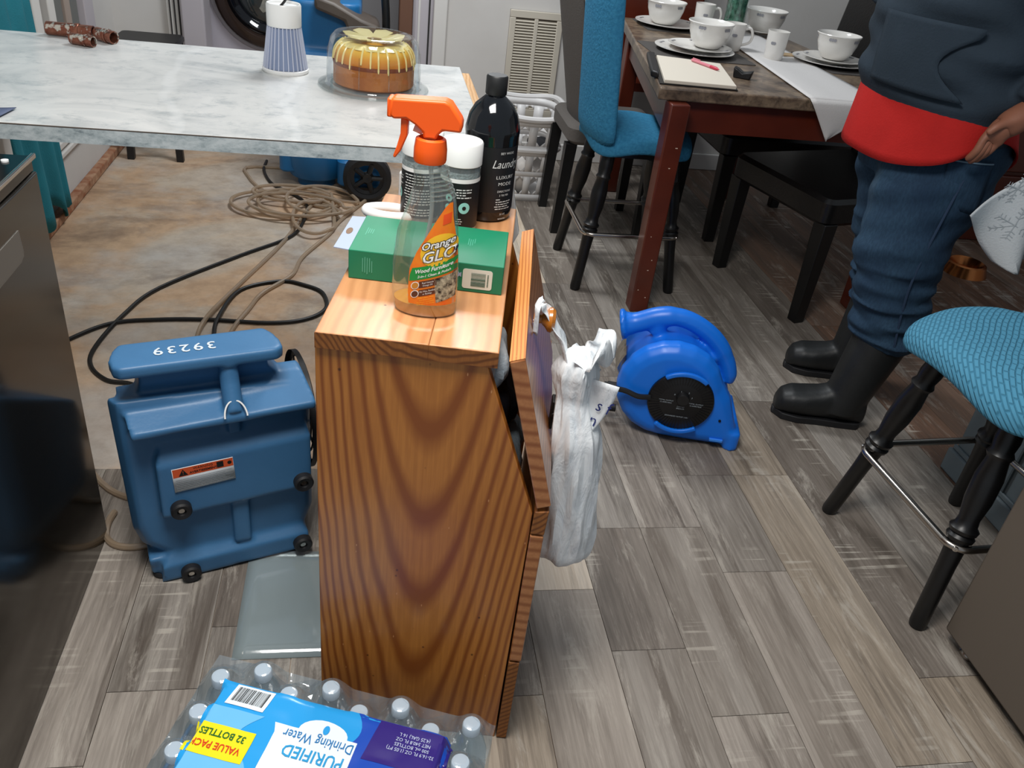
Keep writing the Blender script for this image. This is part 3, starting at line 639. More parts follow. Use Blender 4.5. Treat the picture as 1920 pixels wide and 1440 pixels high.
# ---------------------------------------------------------------- on the counter
ck = thing('cake_container', 'clear round plastic cake dome and tray on the counter', 'container', (.010, 2.465, ZC))
M_dome = clear('dome_plastic', '#f6f8f8', .12, .03)
MB().lathe([(.153, .004), (.150, .001), (.120, .001), (.118, .010), (.02, .010), (.0001, .010)], 56).build('tray', clear('tray_plastic', '#e8ecec', .25, .05, '#dfe4e6', .12), ck)
MB().lathe([(.152, .008), (.134, .009), (.130, .014), (.127, .06), (.124, .105), (.118, .128), (.108, .1395), (.100, .139), (.096, .142), (.03, .1425), (.0001, .1425)], 56).build('dome', M_dome, ck)
for k in range(10):
    a = 2 * PI * k / 10; MB().tube([(.128 * cos(a), .128 * sin(a), .02), (.1255 * cos(a), .1255 * sin(a), .10)], .0016, 6).build('dome_rib', M_dome, ck)
ca = thing('cake', 'round lemon bundt cake with yellow icing drips under the dome', 'cake', (.010, 2.465, ZC + .0115))
fl = lambda i, n, z: 1 + (.012 * cos(i * 2 * PI * 14 / n) if z > .06 else 0)
MB().lathe([(.0001, 0), (.106, 0), (.110, .004), (.110, .048), (.111, .052)], 84).build('sponge_base', mat('sponge_brown', '#a5602d', .8, var=('#c07a3e', 18, .8), bump=(90, .5)), ca)
MB().lathe([(.111, .052), (.112, .056), (.110, .062)], 84).build('crust', mat('crust_dark', '#7a3d20', .7, bump=(90, .4)), ca)
t = T('sponge_gold'); zc = t.n('SeparateXYZ', {0: t.n('TexCoord').outputs['Object']}).outputs['Z']
M_gold = t.fin(t.ramp(t.math('MULTIPLY', t.math('SUBTRACT', zc, .058), 20.0), [(0, '#b9692a'), (.45, '#d9922f'), (.85, '#eebf4a')]), .7, 0, .4)
MB().lathe([(.110, .062), (.1085, .075), (.103, .092), (.092, .103), (.07, .107), (.04, .104), (.03, .09), (.0001, .09)], 84, fn=fl).build('sponge_top', M_gold, ca)
M_ic = mat('lemon_icing', '#f5e39a', .3, coat=.4)
random.seed(11)
MB().lathe([(.096, .1015), (.085, .1078), (.07, .1105), (.045, .1085), (.036, .102)], 60, fn=lambda i, n, z: 1 + .03 * sin(i * 1.9)).build('icing', M_ic, ca)
for k in range(26):
    a = 2 * PI * (k + random.uniform(-.2, .2)) / 26; e = random.uniform(.045, .068)
    pts = [(.088, .1075), (.0985, .0995), (.1065, .087), (.1105, .073), (.1125, e)]
    MB().tube(spline([(r * cos(a), r * sin(a), z) for r, z in pts], 3), [.0028] * 9 + [.0026, .0022, .0026, .0014], 7).build('icing_drip', M_ic, ca)
for k in range(7):
    a = 2 * PI * k / 7 + .3; MB().prism([(.02, -.018), (.075, -.026), (.088, 0), (.075, .026), (.02, .018)], 0, .003, 'xy').xf(Matrix.Rotation(a, 4, 'Z') @ Matrix.Translation((0, 0, .112)) @ Matrix.Rotation(rad(-9), 4, 'Y')).build('icing_petal', mat('icing_shard', '#efdf9d', .3, coat=.4), ca, bev=.001)

bz = thing('table_lantern', 'white and grey ribbed cone-shaped lantern on the counter', 'lantern', (-.238, 2.575, ZC))
M_gribs = mat('lantern_grey', '#7d8aa6', .35, spec=.5)
MB().lathe([(.0001, .0), (.062, 0), (.0645, .003), (.0645, .010), (.061, .012)], 48).build('base_ring', M_white, bz)
MB().lathe([(.058, .012), (.0425, .123)], 48).build('inner_body', M_gribs, bz)
rb = MB().prism([(.0565, .011), (.0625, .011), (.0465, .124), (.0410, .124)], -.0013, .0013).build('rib', mat('rib_pale', '#b9bfd0', .4), bz)
for k in range(1, 28): clone(rb, bz, None, (0, 0, 2 * PI * k / 28))
MB().lathe([(.046, .122), (.047, .124), (.0475, .176), (.045, .1805), (.042, .1795), (.040, .174), (.0001, .174)], 48).build('cap', M_white, bz)
MB().tube(spline([(-.008, .0, .172), (.004, 0, .186), (.014, 0, .206), (.012, 0, .225), (.0, 0, .235)], 5), .0035, 8).build('hanging_hook', M_black, bz)

t = T('copper_scrap'); nz = t.noise(t.coord(), 40, 4)
M_cu = t.fin(t.ramp(nz, [(.4, '#94614e'), (.55, '#7d4838'), (.62, '#c9c3b8')]), .3, .7, .5)
def pipe(lab, p, q, r):
    P, Q = Vector(p), Vector(q); o = thing('copper_pipe', lab, 'pipe', P, group='copper pipe offcuts on the counter')
    d = Q - P; ax = d.normalized(); L = d.length; M = ax.to_track_quat('Z', 'Y').to_matrix().to_4x4()
    MB().lathe([(r * .82, 0), (r, 0), (r, L * .45), (r * 1.05, L * .45), (r * 1.05, L * .55), (r, L * .55), (r, L), (r * .82, L), (r * .82, 0)], 24).xf(M).build('pipe_wall', M_cu, o)
    MB().lathe([(r * 1.06, L * .62), (r * 1.13, L * .63), (r * 1.13, L * .70), (r * 1.06, L * .71)], 24).xf(M).build('collar', M_cu, o)
pipe('longest copper pipe offcut at the back of the counter', (-.93, 2.79, ZC + .020), (-.80, 2.775, ZC + .020), .019)
pipe('copper pipe offcut with white paint at the right of the pile', (-.79, 2.775, ZC + .019), (-.735, 2.735, ZC + .019), .018)
pipe('short copper pipe offcut nearest on the counter', (-.84, 2.70, ZC + .016), (-.775, 2.675, ZC + .016), .015)
# ---------------------------------------------------------------- big blue air mover standing on end
M_bf = mat('air_mover_blue', '#41729d', .42, spec=.4, var=('#38668f', 7, .6), bump=(160, .06))
bf = thing('air_mover', 'large steel-blue air mover standing on end beside the wooden bin', 'air mover', (-.42, 1.378, 0), rad(17.7))
def rb(b, x0, x1, y0, y1, z0, z1, r): return b.rbox(x0, x1, y0, y1, z0, z1, r, 4)
b = MB()
prof = lambda ins, w, zt: [(-.047 + ins, w, zt), (-.040 + ins, w, .13 + ins), (-.028 + ins, w, .085 + ins), (.03 + ins, w, .03 + ins), (.31 - ins, w, .03 + ins), (.335 - ins, w, .10 + ins), (.335 - ins, w, zt - .08), (.30 - ins, w, zt - .01)]
b.loft([prof(.03, .28, .27), prof(.005, .24, .325), prof(0, .12, .405), prof(0, .045, .455), prof(.012, .020, .46), prof(.022, .014, .45)])
b.loft([[(.0, -.004, .0), (.315, -.004, .01), (.315, .06, .01), (.0, .06, .0)], [(.005, -.006, .045), (.315, -.006, .055), (.315, .06, .055), (.005, .06, .045)], [(.03, .018, .075), (.30, .018, .08), (.30, .06, .08), (.03, .06, .075)]])
b.loft([[(.03, .03, .165), (.318, .03, .175), (.318, .05, .175), (.03, .05, .165)], [(.018, -.014, .185), (.322, -.014, .198), (.322, .05, .198), (.018, .05, .185)], [(.018, -.014, .315), (.322, -.014, .33), (.322, .05, .33), (.018, .05, .315)], [(.035, .022, .365), (.31, .022, .375), (.31, .05, .375), (.035, .05, .365)]])
b.box(.155, .19, -.002, .04, .07, .18); b.box(.160, .186, .0, .04, .36, .41)
b.loft([[(-.018, .03, .388), (.326, .03, .398), (.326, .07, .398), (-.018, .07, .388)], [(-.018, -.034, .402), (.330, -.034, .412), (.330, .07, .412), (-.018, .07, .402)], [(-.018, -.036, .416), (.330, -.036, .428), (.330, .07, .428), (-.018, .07, .416)], [(-.03, .05, .455), (.32, .05, .46), (.32, .09, .46), (-.03, .09, .455)]])
b.loft([[(.004, .055, .43), (.285, .055, .44), (.285, .12, .44), (.004, .12, .43)], [(.012, .035, .48), (.252, .035, .485), (.252, .11, .485), (.012, .11, .48)], [(.012, .028, .53), (.252, .028, .538), (.252, .10, .538), (.012, .10, .53)]])
b.prism([(-.030, .004), (-.018, -.008), (.262, -.008), (.276, .004), (.276, .03), (.268, .062), (.255, .086), (-.012, .086), (-.026, .062), (-.034, .03)], .519, .546, 'xy')
b.tube([(.172, -.022, .425), (.172, .006, .48), (.172, .02, .535)], .019, 14)
b.loft([[(-.018, .02, .01), (.024, .02, .01), (.024, .06, .01), (-.018, .06, .01)], [(-.02, .01, .06), (.03, .01, .06), (.03, .08, .06), (-.02, .08, .06)]])
b.build('housing', M_bf, bf, remesh=.0048, smo=4)
def foot(u, z, w0, nm='rubber_foot'):
    f = MB().lathe([(.0005, .012), (.008, .012), (.009, .018), (.017, .020), (.0205, .016), (.0205, 0), (.0005, 0)], 28).xf(Matrix.Translation((u, w0, z)) @ Matrix.Rotation(rad(90), 4, 'X')).build(nm, M_rub, bf)
    MB().lathe([(.0005, .0135), (.006, .0135), (.006, .0125)], 12).xf(Matrix.Translation((u, w0, z)) @ Matrix.Rotation(rad(90), 4, 'X')).build('foot_screw', M_chrome, f)
foot(.054, .207, -.012); foot(.302, .217, -.012); foot(.298, .033, -.003); foot(.058, .022, -.003)
MB().lathe([(.0005, 0), (.019, 0), (.021, .006), (.018, .012), (.0005, .012)], 24, (.004, .03, 0)).build('rubber_foot', M_rub, bf)
st = MB().add([(.047, -.0165, .250), (.165, -.0165, .259), (.162, -.0165, .314), (.045, -.0165, .308)], [(0, 1, 2, 3)]).build('warning_label', mat('label_paper', '#e3e8ec', .4), bf, solid=.0006)
SF = lambda a, v: (.047 + a * .118 - v * .002, -.0170, .250 + a * .009 + v * (.058 - a * .003))
MB().add([SF(.01, .62), SF(.99, .62), SF(.99, .98), SF(.01, .98)], [(0, 1, 2, 3)]).build('orange_strip', mat('strip_orange', '#d9582b', .4), st)
MB().add([SF(.10, .66)[:1] + (-.0173,) + SF(.10, .66)[2:], SF(.25, .66)[:1] + (-.0173,) + SF(.25, .66)[2:], SF(.175, .93)[:1] + (-.0173,) + SF(.175, .93)[2:]], [(0, 1, 2)]).build('warning_triangle', M_black, st)
SG = lambda a, v: (SF(a, v)[0], -.0174, SF(a, v)[2])
text('!', .012, lambda x, y: (SG(.175, .78)[0] + x, -.0176, SG(.175, .78)[2] + y), 'triangle_mark', mat('strip_orange', '#d9582b', .4), st)
text('WARNING', .0078, lambda x, y: SG(.50 + x / .118, .88 + y / .058), 'label_lettering', M_black, st); text('AVERTISSEMENT', .0072, lambda x, y: SG(.50 + x / .118, .73 + y / .058), 'label_lettering', M_black, st, bold=.0002)
MB().add([SG(.72, .68), SG(.83, .68), SG(.83, .93), SG(.72, .93)], [(0, 1, 2, 3)]).build('pictogram', M_black, st); disc('pictogram', M_black, st, .93, .8, .035, lambda a, v: SG(a, .8 + (v - .8) * 2.2))
for k in range(7): MB().add([SG(.04, .08 + k * .07), SG(.96 - (k % 3) * .06, .08 + k * .07), SG(.96 - (k % 3) * .06, .095 + k * .07), SG(.04, .095 + k * .07)], [(0, 1, 2, 3)]).build('small_print_line', mat('print_grey', '#a3a9af', .6), st)
hf = lambda x, y: (.100 + x, .038 + y, .5472)
text('39239', .038, hf, 'painted_number', mat('marker_white', '#cdd6de', .6), bf, bold=.0004, flip=True, space=1.25)
MB().tube([(.172 + .021 * cos(a), -.045 + .020 * sin(a), .428 + .026 * sin(a)) for a in [rad(k * 10) for k in range(0, 19)]], .0018, 6).build('wire_ring', M_white, bf)
gr = MB().lathe([(.135, 0), (.135, .012), (.125, .016), (.118, .010)], 40)
for r in (.10, .08, .06, .04): gr.lathe([(r - .003, .008), (r, .012), (r + .003, .008)], 36)
for k in range(10): a = 2 * PI * k / 10; gr.tube([(.02 * cos(a), .02 * sin(a), .009), (.12 * cos(a), .12 * sin(a), .009)], .0025, 5)
gr.lathe([(.0005, .012), (.03, .012), (.035, .002)], 24)
gr.xf(Matrix.Translation((.333, .15, .29)) @ Matrix.Rotation(rad(90), 4, 'Y')).build('intake_grille', M_blackp, bf)

# ---------------------------------------------------------------- cords and hoses on the floor
ZF = -.005
def cable(name, lab, cat, pts, r, m, n=6):
    P = [(p[0], p[1], (p[2] if len(p) > 2 else ZF) + r) for p in pts]
    return tag(MB().tube(spline(P, n), r, 8).build(name, m), lab, cat)
M_cord = mat('cord_black', '#121110', .5); M_hose = clear('hose_clear', '#e6d8c6', .3, .15, '#c2ad94', .45)
cable('power_cord', 'black power cord running from the far machine to the big air mover', 'cord', [(-.492, 4.186), (-.49, 4.044), (-.436, 3.869), (-.345, 3.765), (-.265, 3.624), (-.269, 3.41), (-.314, 3.253), (-.476, 3.066), (-.705, 2.774), (-.775, 2.574), (-.808, 2.365), (-.795, 2.257), (-.73, 2.175), (-.64, 2.14), (-.55, 1.95), (-.51, 1.74, .03)], .0068, M_cord)
cable('power_cord', 'black power cord looping in a teardrop behind the big air mover', 'cord', [(-1.05, 2.15), (-.901, 2.393), (-.797, 2.511), (-.659, 2.545), (-.512, 2.554), (-.324, 2.543), (-.206, 2.573), (-.139, 2.655), (-.154, 2.776), (-.223, 2.835), (-.31, 2.859), (-.439, 2.775), (-.478, 2.556, .006), (-.476, 2.432), (-.45, 2.2), (-.42, 1.95), (-.40, 1.76, .06)], .0068, M_cord)
coil = []
random.seed(2)
for k in range(6 * 16):
    a = 2 * PI * k / 16; L = k // 16
    cx, cy, ax, ay = [(-.38, 3.60, .20, .15), (-.30, 3.62, .17, .16), (-.22, 3.46, .09, .19), (-.33, 3.70, .17, .10), (-.20, 3.63, .15, .17), (-.30, 3.55, .20, .13)][L]
    coil.append((cx + ax * cos(a), cy + ay * sin(a), ZF + .004 + .004 * L + .01 * sin(a * .5) ** 2))
cable('drain_hose', 'coiled clear tan drain hose trailing down to the air mover', 'hose', [(-.02, 4.05), (-.53, 4.09), (-.55, 3.95), (-.42, 3.72)] + coil + [(-.20, 3.64), (-.252, 3.594), (-.326, 3.219), (-.454, 2.795), (-.512, 2.554, .006), (-.526, 2.412), (-.50, 2.1), (-.42, 1.90), (-.33, 1.82), (-.264, 1.768, .0), (-.335, 1.716, 0), (-.40, 1.676, 0), (-.466, 1.65, 0), (-.525, 1.642, 0), (-.60, 1.68, 0), (-.68, 1.78)], .0075, M_hose, 4)
cable('drain_hose', 'second clear hose lying right of the coil and running to the air mover', 'hose', [(.05, 3.95), (.02, 3.80), (-.111, 3.472), (-.155, 3.31), (-.245, 3.075), (-.273, 2.911), (-.359, 2.76), (-.392, 2.637), (-.43, 2.452), (-.43, 2.15), (-.36, 1.86), (-.26, 1.68), (-.33, 1.574, 0), (-.40, 1.529, 0), (-.479, 1.485, 0), (-.534, 1.485, 0), (-.566, 1.514, 0), (-.575, 1.56, 0), (-.57, 1.60, 0)], .0075, M_hose)
cs = MB().grid(8, 8, lambda u, v: (-.25 + u * .20 - .0 * v, 1.163 + v * .30, .002 + .002 * sin(5 * u) * v)).build('plastic_sheet', clear('sheet_clear', '#e4ecee', .35, .08, '#b9c6c8', .38), None, solid=.0015)
tag(cs, 'translucent plastic sheet on the floor between air mover and bin', 'plastic sheet')

# ---------------------------------------------------------------- small bright blue blower
M_sf = mat('blower_blue', '#1474e4', .36, spec=.45)
sf = thing('blower_fan', 'small bright blue blower fan on the plank floor', 'blower', (.848, 1.901, 0), rad(-14.4))
def snail(ins):
    pts = [(.222 - ins, .004 + ins), (.216 - ins, .055), (.175 - ins, .165 - ins), (.150 - ins, .20 - ins)]
    for k in range(0, 15):
        a = rad(18 + k * (252 / 14)); pts.append((.000 + (.152 - ins) * cos(a), .158 + (.152 - ins) * sin(a)))
    return pts + [(.05, .004 + ins)]
b = MB(); rr_ = []
for w, ins in ((0, .035), (.006, .018), (.022, .002), (.05, .0), (.07, .012), (.17, .012), (.19, .0), (.215, .002), (.235, .02)):
    rr_.append([(x, w, z) for x, z in snail(ins)])
b.loft(rr_)
b.tube(spline([(-.150, .12, .30), (-.115, .12, .312), (-.06, .12, .338), (.0, .12, .345), (.06, .12, .325), (.115, .12, .285), (.155, .12, .23), (.172, .12, .185), (.170, .12, .165)], 4), [.034] * 3 + [.030] * 8 + [.027] * 12 + [.025] * 6 + [.022] * 4, 14)
b.tube([(-.165, .12, .297), (-.150, .12, .301)], .045, 18)
b.tube([(-.06, .12, .29), (-.06, .12, .335)], .028, 10); b.tube([(.10, .12, .23), (.135, .12, .255)], .022, 10)
b.rbox(.185, .228, .0, .235, .0, .06, .015, 4)
b.build('housing', M_sf, sf, remesh=.0055, smo=6)
DM = Matrix.Translation((.033, -.002, .146)) @ Matrix.Rotation(rad(90), 4, 'X')
dk = MB().lathe([(.0005, .010), (.088, .010), (.093, .006), (.094, -.012)], 48)
for k in range(56):
    a = 2 * PI * k / 56; dk.tube([(.060 * cos(a), .060 * sin(a), .0105), (.090 * cos(a), .090 * sin(a), .0105)], .0012, 4)
dk = dk.xf(DM).build('control_face', mat('face_black', '#0c0c0f', .4), sf)
for a0 in (52, 232):
    b = MB(); b.grid(16, 2, lambda u, v: ((.088 + .013 * v) * cos(rad(a0 + u * 75)), (.088 + .013 * v) * sin(rad(a0 + u * 75)), .012)); b.xf(DM).build('face_tab', M_sf, sf, solid=.012, bev=.003)
MB().lathe([(.0005, .026), (.016, .026), (.018, .022), (.019, .010)], 28).xf(DM @ Matrix.Translation((.002, .018, 0))).build('speed_knob', M_blackp, dk)
DF = lambda x, y: DM @ Vector((x, y, .0125))
M_ft = mat('face_print', '#a9b4bd', .6)
for s_, sz, x, y in (('0', .007, -.022, .026), ('1', .007, -.006, .038), ('2', .007, .016, .037), ('3', .007, .027, .022), ('TOTAL OUTPUT', .0055, -.042, .004), ('15 AMPS MAX', .0055, -.042, -.003), ('TOTAL OUTPUT', .0055, .042, .004), ('12 AMPS MAX', .0055, .042, -.003), ('CIRCUIT', .0055, .002, -.012), ('BREAKER', .0055, .002, -.018), ('GROUNDED OUTLET 110V', .0055, -.004, -.045)):
    text(s_, sz, lambda px, py: DF(x + px, y + py), 'face_lettering', M_ft, sf)
MB().grid(6, 6, lambda u, v: (.1535 * cos(rad(150 + 26 * (1 - v))) , .05 + .115 * u + .03, .158 + .1535 * sin(rad(150 + 26 * (1 - v))))).map(lambda p: (p.x - .004, p.y - .02, p.z)).build('rating_label', mat('rating_grey', '#8d8579', .4, var=('#4b4641', 60, .7)), sf)
for w, z in ((.07, .12), (.07, .045), (.19, .045)): MB().tube([(-.135, w, z), (-.172, w, z)], .012, 12).build('rubber_foot', M_rub, sf)
MB().tube(spline([(-.055, -.012, .150), (-.09, -.02, .152), (-.135, -.02, .165), (-.19, -.03, .165), (-.25, -.05, .13), (-.32, -.04, .04), (-.36, .02, .006), (-.33, .12, .006), (-.25, .2, .006), (-.18, .24, .006)], 6), .008, 8).build('power_cord', M_cord, sf)
MB().lathe([(.0005, 0), (.004, 0), (.004, .002)], 10).xf(Matrix.Translation((.155, -.001, .10)) @ Matrix.Rotation(rad(90), 4, 'X')).build('screw_hole', M_black, sf)
MB().rbox(.14, .178, -.006, .004, .030, .036, .002).build('brand_slot', mat('blower_pale', '#3f8ff0', .4), sf)

# ---------------------------------------------------------------- carrier bag on the knob
t = T('carrier_bag'); wr = t.noise(t.coord((1, 1, .25)), 38, 4, .6, .6); t.bump(wr, .5, .01)
M_bag = t.fin(t.ramp(wr, [(.3, '#c9d0d6'), (.6, '#e6eaec')]), .32, 0, .4, **{'Subsurface Weight': 0.25, 'Subsurface Radius': (.02, .02, .02)})
bg = thing('carrier_bag', 'white plastic carrier bag tied to the wooden knob of the bin', 'bag', BO, BA)
SB = [(.332, .402, .020, .016), (.340, .404, .040, .034), (.352, .406, .047, .042), (.40, .407, .048, .043), (.47, .403, .046, .042), (.55, .398, .043, .040), (.61, .392, .039, .036), (.65, .384, .033, .030), (.668, .380, .028, .027), (.69, .378, .033, .033), (.715, .377, .037, .036), (.735, .378, .030, .030), (.75, .379, .016, .016)]
rings = []
for k in range(53):
    z = .332 + (.75 - .332) * k / 52; uc, ru, rw = lerp(SB, z); r = []
    for i in range(48):
        a = 2 * PI * i / 48; pl = 1 + (.07 * sin(7 * a + 3 * z * 8) + .05 * sin(13 * a - z * 20)) * (1 if z > .36 else .6)
        r.append((uc + ru * pl * cos(a), (.15 if z < .6 else .15 + .02 * min(1, (z - .6) / .1)) + rw * pl * sin(a), z + .004 * sin(5 * a) * (z < .36)))
    rings.append(r)
MB().loft(rings).build('bag_body', M_bag, bg)
def ribbon(name, pts, w, m, parent, ax=(0, 1, 0)):
    P = spline(pts, 5); ax = Vector(ax); b = MB()
    rows = []
    for i, p in enumerate(P):
        f = i / (len(P) - 1); ww = w[0] + (w[1] - w[0]) * f
        rows.append([p + ax * ww * (j / 6 - .5) + Vector((.004 * sin(j * 2.1 + i * .3), 0, .003 * sin(j * 1.3 + i))) for j in range(7)])
    b.loft(rows, cap=False, close=False); return b.build(name, m, parent, solid=.0012)
ribbon('bag_handle', [(.366, .17, .70), (.352, .172, .75), (.336, .172, .785), (.316, .172, .815), (.308, .17, .826), (.301, .168, .815), (.304, .165, .78)], (.05, .026), M_bag, bg)
b = MB(); b.grid(20, 12, lambda u, v: (.384 + .040 * sin(PI * u * .9) * (.4 + .6 * v) + .012 * v, .125 + .10 * u + .012 * sin(v * 7), .722 + .055 * v * (.7 + .3 * sin(u * 9)) + .012 * sin(u * 12) * v))
b.build('bag_flap', M_bag, bg, solid=.001)
b = MB(); b.grid(16, 12, lambda u, v: (.372 + .045 * (1 - v) * (.5 + u * .5) + .006 * sin(u * 8 + v * 5), .14 + .08 * u, .70 + .045 * sin(PI * v * .5) - .01 * u)); b.build('bag_knot', M_bag, bg, solid=.001)
b = MB(); b.grid(10, 14, lambda u, v: (.392 + .052 * u * (1 - v * .8) + .004 * sin(v * 6), .150 - .02 * u + .01 * v, .715 - .15 * v)); b.build('bag_side', M_bag, bg, solid=.001)
M_bt = mat('bag_navy', '#24306e', .5)
BSF = lambda x, y: (lambda v: (x, .150 - .02 * (x - .392) / (.052 * max(.2, 1 - v * .8)) + .01 * v - .0025, y))((.715 - y) / .15)
text('s f', .032, lambda x, y: BSF(.424 + x, .672 + y), 'bag_lettering', M_bt, bg, shear=.3, sx=.75); text('n', .032, lambda x, y: BSF(.412 + x, .642 + y), 'bag_lettering', M_bt, bg, shear=.3, sx=.75)

# ---------------------------------------------------------------- shrink-wrapped water bottles
wp = thing('water_bottle_pack', 'shrink-wrapped pack of drinking water bottles in front of the bin', 'water bottles', (-.06, .84, 0))
ph, qh = Vector((.940, -.341, 0)), Vector((-.341, -.940, 0)); O0 = Vector((-.228, .967, 0))
caps = []
for k in range(8):
    s0 = O0 + ph * (.0605 * k) + (Vector((0, 0, 0)) if k % 2 == 0 else -qh * .031)
    for j in range(4): caps.append(s0 + qh * (.0705 * j))
wl_ = lambda p: p - Vector((-.06, .84, 0))
M_wb = clear('water_bottle_pet', '#dfeaf0', .18, .06, '#bcd2de', .10); M_cap = mat('bottle_cap', '#d3d8e0', .35)
bt0 = None
for c in caps:
    if bt0 is None:
        bt0 = MB().lathe([(.0001, 0), (.026, 0), (.031, .006), (.031, .05), (.0295, .055), (.031, .06), (.031, .11), (.0295, .115), (.030, .135), (.024, .158), (.014, .178), (.0125, .182), (.0125, .19)], 24).build('bottle', M_wb, wp)
        cp0 = MB().lathe([(.0135, .182), (.0148, .183), (.0148, .198), (.0135, .2), (.0001, .2)], 28).build('cap', M_cap, bt0); bt0.location = wl_(c)
    else:
        o = clone(bt0, wp, wl_(c)); clone(cp0, o)
def pk(a, b_): return O0 + ph * a + qh * b_
def hz(p):
    d = min((p - c).length for c in caps); t_ = max(0, min(1, (d - .013) / .030)); t_ = t_ * t_ * (3 - 2 * t_)
    h = .2035 - .034 * t_; r_ = p - O0; a_, b2 = r_.dot(ph), r_.dot(qh)
    e_ = min(1, max(0, min(a_ - .0, .41 - a_, b2 + .012) / .02)); return max(h, .160 + .0445 * e_ + .0012 * (1 - t_) * e_)
def film(a, b_, e=0):
    p = pk(a, b_); return wl_(Vector((p.x, p.y, hz(p) + e)))
def dip(a, b_):                                   # the sheet falls away past the outer bottles
    ex = max(0, -.036 - a, a - .458, -.036 - (.031 if False else 0) - b_, b_ - .25); return ex
b = MB(); b.grid(84, 48, lambda u, v: film(-.036 + .496 * u, -.060 + .312 * v)); b.build('film_top', clear('film_wrap', '#eef4f7', .25, .08, '#c9dbe6', .10), wp)
edge = [(-.036, -.030 + .28 * k / 10) for k in range(10, -1, -1)] + [(-.036 + .496 * k / 40, -.060 + .012 * (1 - cos(k * 2 * PI / 20 * 5 / 2.5)) * 0 + .028 * (.5 + .5 * cos(k / 40 * 2 * PI * 4.1)) ) for k in range(41)] + [(.460, -.030 + .28 * k / 10) for k in range(11)]
def er(a, b_, z):
    p = pk(a, b_); return wl_(Vector((p.x, p.y, z if z is not None else hz(p))))
b = MB(); b.loft([[er(a, bb_, None) for a, bb_ in edge], [er(a * 1.0, bb_ - .004, .15) for a, bb_ in edge], [er(a, bb_ - .004, .09) for a, bb_ in edge], [er(a, bb_, .012) for a, bb_ in edge]], cap=False, close=False); b.build('film_side', MC['film_wrap'], wp)
def fpatch(nm, m, b0, b1, al, ar, e=.0012, n=(28, 28)):
    return patch(nm, m, wp, b0, b1, al, ar, lambda a, b_: film(a, b_, e), n[0], n[1])
C_ = lambda n_, h: mat('wrap_' + n_, h, .22, spec=.5)
fpatch('print_blue', C_('blue', '#2aa0e6'), .006, .25, .012, .285, .0012, (36, 36))
fpatch('print_light_blue', C_('light', '#6fbdf0'), .056, .25, lambda b_: .014, lambda b_: .10 + .02 * sin(b_ * 50), .0018)
fpatch('print_deep_blue', C_('deep', '#1f4fb8'), .006, .25, lambda b_: .24 + .02 * sin(b_ * 40), .40, .0016, (30, 20))
fpatch('print_purple', C_('purple', '#33267a'), .010, .082, lambda b_: .285 - .12 * b_, .405, .0022)
fpatch('print_yellow', C_('yellow', '#f2e11c'), .088, .142, .010, .108, .0024)
fpatch('print_white', C_('white', '#e9f2f8'), .060, .25, lambda b_: .132 - max(0, .075 - b_) * .4, lambda b_: .262, .0022, (24, 18))
disc('print_white_dome', C_('white', '#e9f2f8'), wp, .205, .060, .040, lambda a, b_: film(a, b_, .0017), .024)
disc('drop_print', C_('blue', '#2aa0e6'), wp, .208, .052, .005, lambda a, b_: film(a, b_, .0028), .008)
def ftext(s_, sz, a0, b0, m, **k): text(s_, sz, lambda x, y: film(a0 - x, b0 + y, .0034), 'wrap_lettering', m, wp, **k)
ftext('32 BOTTLES', .0165, .060, .103, C_('green', '#2c6a2a'), bold=.0003, sx=.85); ftext('VALUE PACK', .0165, .058, .124, C_('red', '#d8431e'), bold=.0003, sx=.85)
ftext('Drinking Water', .024, .203, .073, C_('ink', '#2379b8'), sx=.74); ftext('PURIFIED', .029, .205, .100, C_('ink2', '#2f9fd8'), bold=.0003, sx=.84)
for k, s_ in enumerate(('(4.25 GAL) 16 L', 'NET 540.8 FL OZ', '500 mL BOTTLES', '32-16.9 FL OZ (1.05 PT)')): ftext(s_, .0085, .345, .026 + k * .009, C_('pale', '#c9d2f0'), sx=.9)
fpatch('barcode_panel', C_('white', '#e9f2f8'), .012, .050, lambda b_: .040 - .15 * (b_ - .012), lambda b_: .105 - .15 * (b_ - .012), .0024)
random.seed(8); barcode(wp, .046, .098, .016, .043, lambda a, b_: film(a - .15 * (b_ - .012), b_, .0030), M_black)
disc('leaf_badge', C_('darkgreen', '#1f2a22'), wp, .200, .146, .036, lambda a, b_: film(a, b_, .0030), .022)
disc('leaf_badge_spot', C_('leaf', '#5fae2e'), wp, .185, .146, .014, lambda a, b_: film(a, b_, .0036), .010)
for a0, c0 in ((-.040, 0), (.462, 1)):
    MB().tube([er(a0, .03 + .02 * k, .10 + .004 * (k % 2)) for k in range(10)], .004, 6).build('film_gather', C_('blue', '#2aa0e6'), wp)
# ---------------------------------------------------------------- dining table
t = T('table_stone'); a = t.noise(t.coord(), 9, 6, .65, .6); b_ = t.noise(t.coord(), 45, 4, .7)
c_ = t.ramp(a, [(.3, '#3b3029'), (.48, '#6b5a4b'), (.62, '#8b7863'), (.75, '#5a4a3d')]); M_stone = t.fin(t.mix(t.ramp(b_, [(.5, 0.0), (.66, .6)]), c_, '#2f2723'), .3, 0, .5)
M_redw = mat('red_brown_wood', '#5e2312', .35, var=('#4a190c', 6, .8), coat=.2)
tb = thing('dining_table', 'red-brown dining table with a dark stone top set for a meal', 'table', (1.5, 3.45, 0))
ZT = .806
MB().prism([(.935, 2.752), (1.99, 2.752), (1.90, 4.15), (1.16, 4.15)], .765, ZT, 'xy').build('table_top', M_stone, tb, world=True, bev=.006)
MB().prism([(.985, 2.80), (1.94, 2.80), (1.86, 4.10), (1.20, 4.10)], .655, .764, 'xy').build('apron', M_redw, tb, world=True)
